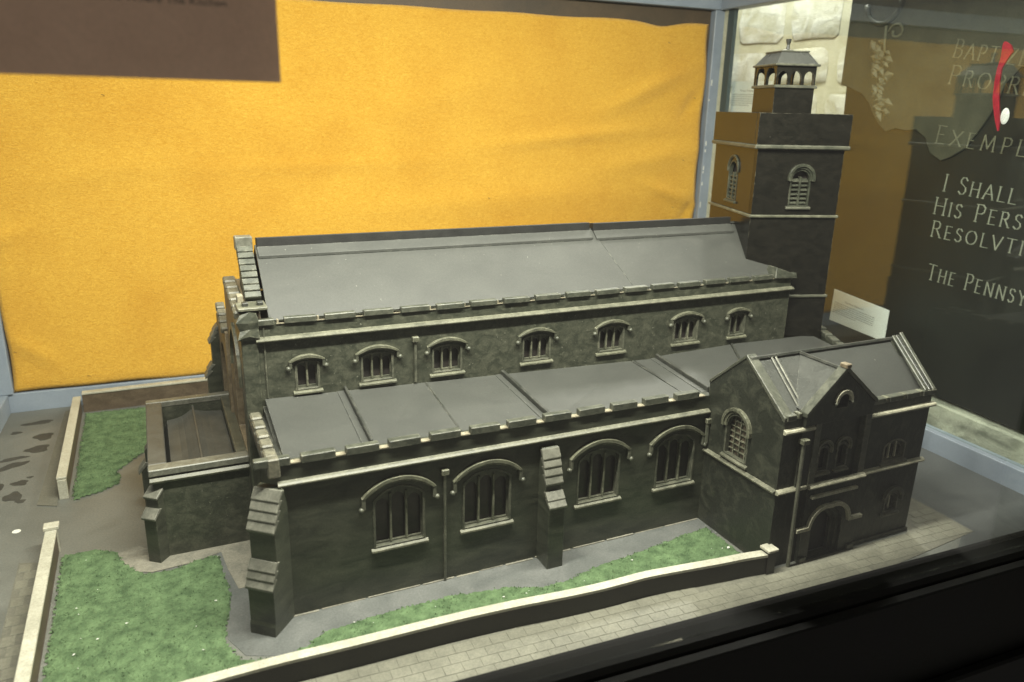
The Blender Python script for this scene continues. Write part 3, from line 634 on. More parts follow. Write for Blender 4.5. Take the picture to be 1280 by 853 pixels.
for z, e in zip(lev, ex):
    pts = [(-1.5-e, 15.6-e), (-0.4, 15.55-e*1.3), (0.7+e*.5, 15.6-e), (0.7+e*.3, 19.2), (-1.5-e, 19.2)]
    rings.append([(p[0]+rr_.uniform(-.15,.15), p[1]+rr_.uniform(-.15,.15), z+rr_.uniform(-.3,.3)) for p in pts])
vs = [p for r in rings for p in r]; fs = []
for i in range(4):
    for k in range(5):
        a, b, c, d = i*5+k, i*5+(k+1) % 5, (i+1)*5+(k+1) % 5, (i+1)*5+k
        fs += [(a, b, c), (a, c, d)]
fs += [tuple(range(20, 25)), (4,3,2,1,0)]
cr.add(vs, fs); cr.build('crumpled_lead', M['clere'], CH)
cp = MB().box(-1.55, 2.0, 15.6, 19.2, 33.35, 33.75).build('pier_cap', M['trim'], CH, bevel=0.08)
MB().box(-0.9, -0.2, 16.6, 17.6, 33.75, 34.2).build('cap_peg', M['roof_edge'], cp, bevel=0.05); MB().box(0.9, 1.6, 16.6, 17.6, 33.75, 34.2).build('cap_peg', M['roof_edge'], cp, bevel=0.05)
MB().box(-1.2, -0.5, 19, 20.5, 33.2, 34.6).build('cap_peg', M['notch'], cp, bevel=0.05)
for i in range(8):                     # coping courses rising to the gable apex
    t0 = i/8; y = 19.2 + 6.2*t0; z = 34.1 + 5.6*t0
    FS = frame((0.75, y, z), (1, 0, 0), Vector((0, -0.67, 0.74)))
    MB(FS).box(-1.0, 1.0, 0, 0.90, -0.9, 0.35 + 0.03*math.sin(i*2.3)).build('coping_stone', M['merlon'], CH, bevel=0.07)
MB().box(-0.35, 1.85, 25.2, 27.0, 39.2, 41.0).build('apex_block', M['coping_lt'], CH, bevel=0.12)
MB().prism([(19.2, 31), (26.5, 31), (26.5, 39.4), (25.2, 39.2), (19.2, 33.6)], 0.0, 1.5, 'x').build('gable_wall', M['wall'], CH)
# ---- north aisle and its west front
MB().box(1.6, 84, 36.01, 50, 0, 21).build('north_aisle_wall', M['wall'], CH)
b2 = opening(-47, -38, 10, 17, 5, 12, 'pointed')
MB(westF(-0.6)).panel([(-51, 0), (-35.9, 0), (-35.9, 25.2), (-42, 27.4), (-51, 24.5)], [b2], -1.4, 1.2).build('north_west_front', M['stonebrown'], CH, bevel=0.05)
MB(westF(-0.6)).panel(b2, [], -1.3, -1.1).build('north_window_pane', M['pane'], CH)
for i in range(4):
    y = 36.3 + 1.9*i; z = 25.6 + 0.62*i
    MB(frame((-1.8, y, z), (0,1,0.33), (-1,0,0))).box(0, 1.6, -0.35, 0.7, -0.8, 0.5).build('parapet_stone', M['tile'], CH, bevel=0.2)
FD = frame((-1.8, 50, 0), (0,-1,0), (-1,0,0))
bt = buttress(FD, 1.0, [(0, 0), (2.3, 0), (2.3, 14.5), (1.3, 16.6), (1.3, 20.4), (0, 23.2)])
weather(FD, 1.0, 2.3, 14.5, 1.4, 16.6, 2, bt); weather(FD, 1.0, 1.3, 20.4, 0.1, 23, 3, bt)

# ---- annexe at the west end
ax0, ax1, ay0, ay1, az = -13.5, -1.45, 18.9, 45.2, 12.5
MB().box(ax0+.25, ax1, ay0+.25, ay0+1.35, 0, az-.02).build('annexe_wall', M['clere'], CH)
MB().box(ax0+.25, ax0+1.45, ay0+1.36, ay1-1.2, 0, az-.02).build('annexe_wall', M['wall'], CH)
MB().box(ax0+.25, ax1, ay1-1.19, ay1, 0, az-.02).build('annexe_wall', M['clere'], CH)
MB().box(ax0-.15, ax1+.1, ay0-.15, ay0+1.75, az-.6, az+.35).build('annexe_coping', M['coping_lt'], CH, bevel=0.12)
MB().box(ax0-.15, ax0+2.1, ay0+1.76, ay1-1.3, az-.6, az+.33).build('annexe_coping', M['roof_brown'], CH, bevel=0.12)
MB().box(ax0-.15, ax1+.1, ay1-1.29, ay1+.2, az-.6, az+.35).build('annexe_coping', M['coping_lt'], CH, bevel=0.12)
MB().box(ax1-1.3, ax1+.1, ay0+1.76, ay1-1.3, az-1.4, az+.1).build('annexe_coping', M['merlon'], CH, bevel=0.1)
MB().prism([(ay0+.25, 10.9), (ay0-.25, 11.0), (ay0-.35, 11.3), (ay0, 11.65), (ay0+.25, 11.7)], ax0-.1, ax1, 'x').build('string_course', M['trim'], CH, bevel=0.03)
def curved_sheet(xs, zs, y0, y1, name, mat, dz=0.0):
    n = len(xs); th = 0.15
    vs = [(x, y0, z) for x, z in zip(xs, zs)] + [(x, y1, z+dz) for x, z in zip(xs, zs)] + [(x, y0, z-th) for x, z in zip(xs, zs)] + [(x, y1, z-th+dz) for x, z in zip(xs, zs)]
    fs = []
    for i in range(n-1): fs += [(i, i+1, n+i+1, n+i), (2*n+i, 3*n+i, 3*n+i+1, 2*n+i+1), (i, 2*n+i, 2*n+i+1, i+1), (n+i, n+i+1, 3*n+i+1, 3*n+i)]
    fs += [(0, n, 3*n, 2*n), (n-1, 3*n-1, 4*n-1, 2*n-1)]
    return MB().add(vs, fs).build(name, M[mat], CH)
curved_sheet([-11.5,-10.9,-10.2,-9.4,-8.6,-7.8,-7.1], [8.0,9.9,10.0,10.1,10.4,10.9,11.4], 21.3, 43.2, 'annexe_roof_sheet', 'roof_brown')
curved_sheet([-6.9,-6.0,-5.0,-4.0,-3.0,-2.7], [11.1,10.8,10.6,10.5,10.4,10.3], 22.0, 43.4, 'annexe_roof_sheet', 'roof_brown')
MB().box(-7.15, -6.85, 21.6, 43.7, 9.5, 11.75).build('annexe_ridge', M['roof_brown'], CH, bevel=0.04)
MB().box(-11.9, -2.9, 20.3, 44, 6.8, 7.8).build('annexe_deck', M['blacksoft'], CH)
FA = frame((-15.1+0.5, 20.0+0.6, 0), (0.32, -0.95, 0), (-0.95, -0.32, 0))
n_ = Vector((-0.62, -0.78, 0)).normalized(); u_ = Vector((0.78, -0.62, 0)).normalized()
FA = frame((-12.4, 20.4, 0), u_, n_)
bt = buttress(FA, 0.9, [(0, 0), (2.7, 0), (2.7, 6.7), (1.9, 7.6), (1.9, 9.3), (0.4, 10.4), (0, 10.4)])
weather(FA, 0.9, 2.7, 6.8, 1.9, 7.7, 1, bt); weather(FA, 0.9, 1.9, 9.4, 0.6, 10.3, 1, bt)
FA2 = frame((-13.2, 33, 0), (0,-1,0), (-1,0,0))
bt = buttress(FA2, 0.9, [(0, 0), (1.7, 0), (1.7, 7.0), (1.0, 8.4), (1.0, 10), (0, 11.3)])
weather(FA2, 0.9, 1.7, 7.0, 1.0, 8.4, 1, bt)

# ---- porch (two storey) on the south side
PX0, PX1, PY = 59.4, 85.8, -14.4
FPW = westF(PX0)
wl = window(FPW, 6.2, 4.6, 12.5, 16.6, 2.3, 4, CH, kind='seg', tr=False, lattice=True, pane='pane_brown', stops=False, drop=0, hextra=0.5, fmat='dtrim', name='porch_window')
MB(FPW).panel([(-0.3, 0), (14.39, 0), (14.39, 20.9), (13.6, 21.2), (6.5, 27.1), (-0.3, 21.4)], [wl], -1.2, 0).build('porch_west_wall', M['porch'], CH)
MB(FPW).panel([(14.39, 20.9), (14.5, 21.6), (6.5, 27.6), (-0.3, 21.9), (-0.3, 21.4), (6.5, 27.1)], [], -1.3, 0.18).build('gable_coping', M['merlon'], CH, bevel=0.05)
FP = southF(PY)
w3 = window(FP, 80.4, 4.4, 12.1, 14.4, 0.9, 3, CH, hood=False, fmat='trim', sillmat='trim', name='porch_window', mullmat='ptrim')
w4 = window(FP, 81.6, 2.8, 3.9, 6.3, 0.7, 2, CH, drop=0.8, hmat='dtrim', fmat='dtrim', sillmat='trim', name='porch_window', mullmat='ptrim', hextra=0.5, stops=False)
MB(FP).panel([(PX0+.03, 0), (64.3, 0), (64.3, 21.2), (PX0+.03, 21.2)], [], -1.2, 0).build('porch_front_wall', M['porch'], CH)
MB(FP).panel([(74.3, 0), (PX1, 0), (PX1+.4, 21.2), (74.3, 21.2)], [w3, w4], -1.2, 0).build('porch_front_wall', M['porch'], CH)
# centre bay
FBay = southF(PY-0.55)
door = opening(66.0, 71.6, 0.1, 4.4, 3.3, 12, 'pointed')
d2 = opening(66.5, 71.1, 0.1, 4.3, 2.8, 12, 'pointed'); d3 = opening(67.0, 70.6, 0.1, 4.2, 2.3, 12, 'pointed')
MB(FBay).panel([(64.3, 0), (74.3, 0), (74.3, 11.2), (64.3, 11.2)], [door], -0.5, 0).build('bay_wall', M['porch'], CH)
MB(FBay).panel([(64.31, 0), (74.29, 0), (74.29, 11.1), (64.31, 11.1)], [d2], -1.0, -0.51).build('door_reveal', M['wall'], CH)
MB(FBay).panel([(64.31, 0), (74.29, 0), (74.29, 11.1), (64.31, 11.1)], [d3], -1.5, -1.01).build('door_reveal', M['wall'], CH)
MB(FBay).box(66.8, 70.8, 0, 7, -2.0, -1.8).build('door', M['blacksoft'], CH)
hd = arc(64.9, 72.7, 5.2, 3.0, 14, 'pointed'); hi_ = arc(65.4, 72.2, 5.1, 2.5, 14, 'pointed')
MB(FBay).panel([(62.9, 5.55), (64.9, 5.55)] + hd[1:-1] + [(72.7, 5.4), (74.9, 5.4), (74.9, 4.9), (72.3, 4.9)] + list(reversed(hi_))[1:-1] + [(65.3, 5.0), (62.9, 5.0)], [], 0, 0.55).build('door_hood', M['ptrim'], CH, bevel=0.06)
MB(FBay).box(64.9, 73.2, 9.6, 10.0, 0, 0.5).build('label_bar', M['ptrim'], CH, bevel=0.06)
for a in (64.3, 73.1): MB(FBay).box(a, a+1.2, 0, 0.8, 0, 0.35).build('bay_plinth', M['dtrim'], CH, bevel=0.05)
wa = window(southF(PY+0.35), 67.25, 2.1, 12.7, 15.3, 1.05, 1, CH, tr=False, stops=False, drop=0, hextra=0.25, hood_w=0.28, hood_out=0.4, hmat='trim', sillmat='trim', name='bay_window', fmat='dtrim')
wb = window(southF(PY+0.35), 70.6, 2.1, 12.7, 15.3, 1.05, 1, CH, tr=False, stops=False, drop=0, hextra=0.25, hood_w=0.28, hood_out=0.4, hmat='trim', sillmat='trim', name='bay_window', fmat='dtrim')
MB(southF(PY+0.35)).panel([(65.3, 11.3), (73.2, 11.3), (73.2, 20.2), (65.3, 20.2)], [wa, wb], -1.2, 0).build('bay_panel', M['porch'], CH)
for a, b in ((64.3, 65.29), (73.21, 74.3)): MB(FBay).box(a, b, 11.3, 20.2, -1.4, 0).build('pilaster', M['dtrim'], CH, bevel=0.05)
MB(FBay).box(PX0+2.9, 65.29, 11.6, 19.4, -0.6, -0.25).build('pilaster', M['porch'], CH)
oc = opening(67.2, 69.2, 22.0, 23.0, 1.0, 10, 'seg')
MB(FBay).panel([(62.3, 20.2), (74.1, 20.2), (74.1, 21.9), (67.95, 27.0), (62.3, 21.6)], [oc], -1.0, 0.1).build('gable_wall', M['porch'], CH)
MB(FBay).panel(oc, [], -0.9, -0.7).build('gable_window', M['blacksoft'], CH)
MB(FBay).panel(ring(arc(66.7, 69.7, 22.9, 1.6, 10, 'seg'), arc(67.15, 69.25, 22.85, 1.12, 10, 'seg')), [], 0.1, 0.5).build('gable_hood', M['ptrim'], CH, bevel=0.04)
for q in (66.7, 69.45): MB(FBay).ball((q+.1, 22.7, 0.3), 0.3, 8, 6).build('label_stop', M['dtrim'], CH, smooth=True)
MB(FBay).panel([(62.0, 21.5), (62.0, 22.1), (67.95, 27.7), (74.4, 22.4), (74.4, 21.8), (67.95, 27.05)], [], -0.9, 0.4).build('gable_coping', M['merlon'], CH, bevel=0.06)
MB().box(67.5, 68.4, -15.5, -14.3, 27.4, 28.0).build('apex_block', M['stonebrown'], CH, bevel=0.1)
def pstring(x0, x1, y, z, out=0.6, mat='ptrim'):
    MB().prism([(y, z-.42), (y-out*.7, z-.38), (y-out, z-.1), (y-out*.8, z+.12), (y, z+.3)], x0, x1, 'x').build('string_course', M[mat], CH, bevel=0.03)
pstring(PX0-.1, 64.29, PY, 19.75); pstring(74.31, PX1+1.0, PY, 19.75)
pstring(PX0-.1, 64.29, PY, 11.35); pstring(64.3, 74.3, PY-0.55, 11.45); pstring(74.31, PX1+.7, PY, 11.35)
MB().prism([(PX0, 11.0), (PX0-.45, 11.05), (PX0-.55, 11.35), (PX0, 11.65)], -14.4, 0.0, 'y').build('string_course', M['trim'], CH, bevel=0.03)
MB(FP).box(74.31, PX1+.1, 0, 0.5, 0, 0.3).build('plinth', M['dtrim'], CH, bevel=0.05)
MB().box(PX1-1.2, PX1, -13.19, 0.3, 0, 21.2).build('porch_east_wall', M['porch'], CH)
merlon_run(CH, 'merlon', 'merlon', (60.3, -14.1, 21.15), (2.35, 0, 0), 1, 1.5, (1.1, 0.75), 'x', 0.03)
merlon_run(CH, 'merlon', 'merlon', (75.6, -14.1, 21.15), (3.25, 0, 0), 4, 2.5, (1.1, 0.75), 'x', 0.03)
for x in (61.7, 77.2, 80.45, 83.7): MB().box(x-.3, x+.3, -14.6, -13.6, 21.2, 21.95).build('peg', M['hood'], CH, bevel=0.06)
# porch roof
RZ, RY = 27.0, -7.0
def quadsheet(pts, th, name, mat):
    return MB().hexa([(p[0], p[1], p[2]-th) for p in pts] + list(pts)).build(name, M[mat], CH, bevel=0.02)
quadsheet([(60.4, -13.5, 21.3), (63.9, -13.5, 21.3), (63.9, -7.0, 26.95), (60.4, -7.0, 26.95)], 0.3, 'porch_roof', 'roof_shiny')
quadsheet([(63.9, -13.5, 21.3), (68.2, -13.5, 21.3), (68.2, -7.0, 26.95), (63.9, -7.0, 26.95)], 0.3, 'porch_roof', 'roof_shiny')
quadsheet([(68.2, -13.5, 21.3), (85.8, -13.5, 21.3), (87.0, -7.0, 26.95), (68.2, -7.0, 26.95)], 0.3, 'porch_roof', 'roof')
quadsheet([(60.4, -7.02, 26.9), (87.0, -7.02, 26.9), (86, 0.4, 20.4), (60.4, 0.4, 20.4)], 0.3, 'porch_roof', 'roof')
# cross gable roof behind the bay gable
MB().add([(62.6,-14.0,22.0),(68.0,-14.0,27.0),(73.6,-14.0,22.0),(68.0,-7.1,27.0),(62.6,-12.6,22.0),(73.6,-12.6,22.0)], [(0,1,3,4),(1,2,5,3),(0,2,1),(0,4,5,2),(4,3,5)]).build('cross_gable_roof', M['roof_shiny'], CH)
MB().tube([(68.0,-14.3,27.0),(68.0,-7.1,27.05)], 0.28, 6).build('ridge_roll', M['roof_edge'], CH)
MB().tube([(59.5,-7.0,27.1),(87.3,-7.0,27.15)], 0.28, 6).build('ridge_roll', M['roof_edge'], CH)
for x in (62.9, 63.6): MB().hexa([(x-.16,-13.6,21.3),(x+.16,-13.6,21.3),(x+.16,-7.1,26.95),(x-.16,-7.1,26.95),(x-.16,-13.6,21.6),(x+.16,-13.6,21.6),(x+.16,-7.1,27.25),(x-.16,-7.1,27.25)]).build('roof_roll', M['coping_lt'], CH, bevel=0.08)
for dx, m in ((-1.3, 'merlon'), (-.55, 'roof_edge'), (0.2, 'merlon')):
    MB().hexa([(86.0+dx-.3,-14.6,21.2),(86.0+dx+.3,-14.6,21.2),(87.2+dx+.3,-7.0,27.3),(87.2+dx-.3,-7.0,27.3),(86.0+dx-.3,-14.6,22.0),(86.0+dx+.3,-14.6,22.0),(87.2+dx+.3,-7.0,28.0 if dx>0 else 27.7),(87.2+dx-.3,-7.0,28.0 if dx>0 else 27.7)]).build('gable_coping', M[m], CH, bevel=0.08)
MB().prism([(-14.3, 20), (0.3, 20), (-7.0, 27.2)], 85.2, 86.4, 'x').build('gable_wall', M['porch'], CH)
dpp = MB().tube([(62.5, -15.15, 0), (62.35, -15.1, 17.9)], 0.26, 8).build('downpipe', M['dtrim'], CH)
MB().box(61.8, 62.9, -15.6, -14.6, 17.9, 18.6).build('hopper_head', M['hood'], dpp, bevel=0.08)
# flat roofs east of the aisle, vestry walls
quadsheet([(61.4, 0.5, 19.6), (67.5, 0.5, 19.7), (76.2, 15.98, 20.7), (61.4, 15.98, 20.3)], 0.5, 'east_roof', 'roof')
quadsheet([(67.7, 0.5, 19.75), (92.4, 0.5, 19.7), (94.6, 16.2, 20.4), (76.5, 16.2, 20.75)], 0.5, 'east_roof', 'roof')
MB().hexa([(67.4,0.5,19.5),(67.8,0.5,19.5),(76.6,15.9,20.4),(76.2,15.9,20.4),(67.4,0.5,19.95),(67.8,0.5,19.95),(76.6,15.9,20.95),(76.2,15.9,20.95)]).build('roof_roll', M['roof_edge'], CH, bevel=0.05)
MB().box(61.4, 91, 0.6, 15.9, 0, 19).build('vestry_wall', M['wall'], CH)
MB().prism([(88.3, 18.8), (97.5, 15.6), (99.0, 20), (89, 22)], 0, 21.6).build('stair_block', M['merlon'], CH, bevel=0.08)
pd = (Vector((100.6, 22.6)) - Vector((92.4, 6.6))); pl = pd.length; pd.normalize(); FV = frame((92.4, 6.6, 0), (pd.x, pd.y, 0), (pd.y, -pd.x, 0))
MB(FV).box(0, pl, 0, 20.4, -0.6, 0.5).build('vestry_parapet', M['wall'], CH, bevel=0.05)
for i in range(5): MB(FV).box(0.3+i*3.6, 3.0+i*3.6, 20.4, 21.2, -0.7, 0.6).build('merlon', M['merlon'], CH, bevel=0.1)
for i in range(1, 5): MB(FV).box(-0.15+i*3.6, 0.15+i*3.6, 20.4, 20.8, -0.3, 0.3).build('peg', M['notch'], CH)

# ---- tower
TH = -0.317; ct, st_ = math.cos(TH), math.sin(TH); TX, TY = 81.2, 20.0
TA, TB = 15.0, 18.6
def tf(a, b): return (TX + a*ct - b*st_, TY + a*st_ + b*ct)
FT = frame((TX, TY, 0), (ct, st_, 0), (st_, -ct, 0))                 # south face
FTW = frame((TX, TY, 0), (st_, -ct, 0), (-ct, -st_, 0))              # west face, u runs toward the viewer (negative = back)
def tbox(a0, a1, b0, b1, z0, z1, mb=None):
    mb = mb or MB(); q = [tf(a0,b0), tf(a1,b0), tf(a1,b1), tf(a0,b1)]
    return mb.hexa([(*p, z0) for p in q] + [(*p, z1) for p in q])
tw1 = window(FT, 8.0, 3.6, 43.2, 47.3, 1.9, 2, CH, tr=False, kind='seg', hood=True, stops=False, drop=0, hextra=0.5, hmat='wall', sillmat='dtrim', fmat='wall', pane='pane', name='belfry_window')
tw2 = window(FTW, -9.2, 4.0, 43.2, 48.0, 2.0, 2, CH, tr=False, kind='seg', hood=True, stops=False, drop=0, hextra=0.35, hood_w=0.25, hood_out=0.3, hmat='wall', sillmat='wall', fmat='wall', pane='pane', name='belfry_window')
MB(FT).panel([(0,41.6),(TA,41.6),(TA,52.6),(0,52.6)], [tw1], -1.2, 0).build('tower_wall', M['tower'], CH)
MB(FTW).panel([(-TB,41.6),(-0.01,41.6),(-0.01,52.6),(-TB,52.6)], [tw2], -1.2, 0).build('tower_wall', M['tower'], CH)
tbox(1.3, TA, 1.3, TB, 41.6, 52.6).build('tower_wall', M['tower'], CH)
for F, c, w in ((FT, 8.0, 3.1), (FTW, -9.2, 3.4)):
    for side in (-1, 1):
        for k in range(6):
            z = 43.5 + k*0.72
            MB(F).add([(c + side*w*.25 - w*.21, z, -.15), (c + side*w*.25 + w*.21, z, -.15), (c + side*w*.25 + w*.21, z+.16, -.12), (c + side*w*.25 - w*.21, z+.16, -.12),
                       (c + side*w*.25 - w*.21, z+.45, -.75), (c + side*w*.25 + w*.21, z+.45, -.75), (c + side*w*.25 + w*.21, z+.6, -.72), (c + side*w*.25 - w*.21, z+.6, -.72)],
                      [(0,1,2,3),(4,7,6,5),(0,4,5,1),(1,5,6,2),(2,6,7,3),(3,7,4,0)]).build('louvre', M['wall'], CH, bevel=0.03)
    MB(F).box(c-.16, c+.16, 43.2, 48, -.6, 0.0).build('belfry_mullion', M['wall'], CH, bevel=0.04)
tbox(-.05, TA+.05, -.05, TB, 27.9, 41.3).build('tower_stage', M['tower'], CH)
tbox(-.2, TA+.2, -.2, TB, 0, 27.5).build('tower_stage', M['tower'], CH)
tbox(-.45, TA+.4, -.45, TB+.3, 27.5, 27.95).build('tower_string', M['dtrim'], CH, bevel=0.1)
tbox(-.4, TA+.35, -.4, TB+.3, 41.25, 41.7).build('tower_string', M['hood'], CH, bevel=0.1)
tbox(-.75, TA+.65, -.75, TB+.6, 52.4, 53.1).build('tower_string', M['dtrim'], CH, bevel=0.18)
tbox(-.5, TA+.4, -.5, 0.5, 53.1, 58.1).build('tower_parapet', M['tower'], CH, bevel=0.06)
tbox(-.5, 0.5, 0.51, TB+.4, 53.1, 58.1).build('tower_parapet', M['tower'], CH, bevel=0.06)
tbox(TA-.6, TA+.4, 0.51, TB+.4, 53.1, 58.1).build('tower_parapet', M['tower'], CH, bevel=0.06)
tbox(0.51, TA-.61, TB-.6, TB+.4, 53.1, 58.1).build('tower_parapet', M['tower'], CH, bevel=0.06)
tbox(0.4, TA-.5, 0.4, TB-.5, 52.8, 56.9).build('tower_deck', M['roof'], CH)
# lantern
la, lw_, lb, ld = 4.0, 6.9, 5.0, 8.6
tbox(la, la+lw_, lb, lb+ld, 56.9, 62.3).build('lantern_base', M['tower'], CH, bevel=0.08)
tbox(la-.35, la+lw_+.35, lb-.35, lb+ld+.35, 62.1, 62.6).build('lantern_sill', M['dtrim'], CH, bevel=0.1)
def arcade(F, u0, u1, n, zb=62.6, zt=65.6):
    w = (u1-u0)/n; hs = [opening(u0+i*w+.28, u0+(i+1)*w-.28, zb+0.02, zb+1.15, (w-.56)*.62, 10, 'pointed') for i in range(n)]
    MB(F).panel([(u0, zb), (u1, zb), (u1, zt), (u0, zt)], hs, -0.35, 0).build('arcade', M['tower'], CH)
o_, = [tf(la, lb)]
arcade(frame((*tf(la, lb), 0), (ct, st_, 0), (st_, -ct, 0)), 0, lw_, 3)
arcade(frame((*tf(la, lb+ld), 0), (ct, st_, 0), (st_, -ct, 0)), 0, lw_, 3)
arcade(frame((*tf(la, lb), 0), (st_, -ct, 0), (-ct, -st_, 0)), -ld+.36, -.36, 2)
arcade(frame((*tf(la+lw_-.35, lb), 0), (st_, -ct, 0), (-ct, -st_, 0)), -ld+.36, -.36, 2)
tbox(la-.45, la+lw_+.45, lb-.45, lb+ld+.45, 65.6, 65.95).build('lantern_cornice', M['dtrim'], CH, bevel=0.08)
q0 = [tf(la-.2, lb-.2), tf(la+lw_+.2, lb-.2), tf(la+lw_+.2, lb+ld+.2), tf(la-.2, lb+ld+.2)]
q1 = [tf(la+1.6, lb+1.9), tf(la+lw_-1.6, lb+1.9), tf(la+lw_-1.6, lb+ld-1.9), tf(la+1.6, lb+ld-1.9)]
q1 = [tf(la+1.1, lb+1.3), tf(la+lw_-1.1, lb+1.3), tf(la+lw_-1.1, lb+ld-1.3), tf(la+1.1, lb+ld-1.3)]
MB().hexa([(*p, 65.95) for p in q0] + [(*p, 67.85) for p in q1]).build('lantern_roof', M['roof_shiny'], CH, bevel=0.06)
tbox(la+.95, la+lw_-.95, lb+1.1, lb+ld-1.1, 67.85, 68.1).build('lantern_cap', M['dtrim'], CH, bevel=0.06)
lc = tf(la+lw_/2, lb+ld/2)
MB().tube([(*lc, 68.1), (*lc, 68.35), (*lc, 68.5), (*lc, 69.2), (*lc, 69.3), (*lc, 70.1)], [1.1, 0.9, 0.35, 0.22, 0.3, 0.5], 10).build('finial', M['roof_edge'], CH)

# ================================================================== DISPLAY CASE
CA = math.radians(-2.5); cc, cs_ = math.cos(CA), math.sin(CA); CO = Vector((-37.9, 83.8, 0))
def cf(a, b): return (CO.x + a*cc + b*cs_, CO.y + a*cs_ - b*cc)      # b runs toward the viewer
def cbox(a0, a1, b0, b1, z0, z1, mb=None):
    mb = mb or MB(); q = [cf(a0,b1), cf(a1,b1), cf(a1,b0), cf(a0,b0)]
    return mb.hexa([(*p, z0) for p in q] + [(*p, z1) for p in q])
CASE = empty('display_case', (38, 30, 0), 'blue grey framed glass display case standing over the model church', 'display case')
W_, D_, T_ = 155.1, 103.2, 80.8
cbox(-4, W_+4.5, -2.6, 0, -1.2, 3.7).build('back_rail', M['blue'], CASE, bevel=0.12)
cbox(-4, 0, 0.01, D_, -1.2, 3.7).build('side_rail', M['blue'], CASE, bevel=0.12)
cbox(W_, W_+2.6, 0.01, D_, -1.2, 3.7).build('side_rail', M['blue'], CASE, bevel=0.12)
cbox(-4, W_+4, D_+.01, D_+4.5, -1.2, 4.1).build('front_rail', M['black'], CASE, bevel=0.5)
cbox(W_-2.2, W_+2.2, -2.0, 0.9, 3.71, T_).build('corner_post', M['blue'], CASE, bevel=0.15)
cbox(-3, 1.0, -2.0, 0.6, 3.71, T_).build('corner_post', M['blue'], CASE, bevel=0.15)
cbox(-4, W_+4, -2.4, 1.2, T_+.01, T_+4).build('top_rail', M['blue'], CASE, bevel=0.15)
cbox(W_-1.2, W_+2.6, 1.21, D_-6, T_+.01, T_+4).build('top_rail', M['blue'], CASE, bevel=0.15)
cbox(-4, -0.2, 1.21, D_-6, T_+.01, T_+4).build('top_rail', M['blue'], CASE, bevel=0.15)
MB().box(-44, 121, -24.5, -16.4, 71.5, 100).build('shade_block', M['black'], CASE)  # unseen block added to cast the soft shadow over the front paving
cbox(W_+.3, W_+.8, 0.91, 2.4, 3.71, T_).build('seal_strip', M['caulk'], CASE)
cbox(W_+.2, W_+1.2, 2.41, 4.6, 3.71, T_).build('seal_strip', M['teal'], CASE)
cbox(-3, W_-2.3, -1.6, -0.9, 3.71, T_).build('backing_panel', M['brownboard'], CASE)
cbox(W_+1.3, W_+1.6, 0.92, D_, 3.71, T_).build('glass_pane', M['glass_side'], CASE)
cbox(-1.6, -1.3, 0.7, D_, 3.71, T_).build('glass_pane', M['glass'], CASE)
cbox(-3.5, W_+3.5, D_+3.0, D_+3.3, 4.15, 96).build('glass_pane', M['glass'], CASE)
cbox(-4, W_+4, D_+4.6, D_+6, -90, 3.4).build('cabinet_front', M['black'], CASE, bevel=0.2)
cbox(-4, W_+4, D_+6.01, D_+7.5, -12, -9.5).build('cabinet_moulding', M['black'], CASE, bevel=0.3)
# scuffs of bare white on the corner post
rs = random.Random(2); sc_ = MB()
for z in (64, 60.5, 50, 48.5, 44.2, 43.4, 40.5, 35):
    a = W_-2.1 + rs.uniform(0, 0.3); h = rs.uniform(0.3, 1.4); cbox(a, a+.25, 0.9, 0.96, z, z+h, sc_)
tag(sc_.build('paint_chips', M['fleck'], CASE), kind='stuff')

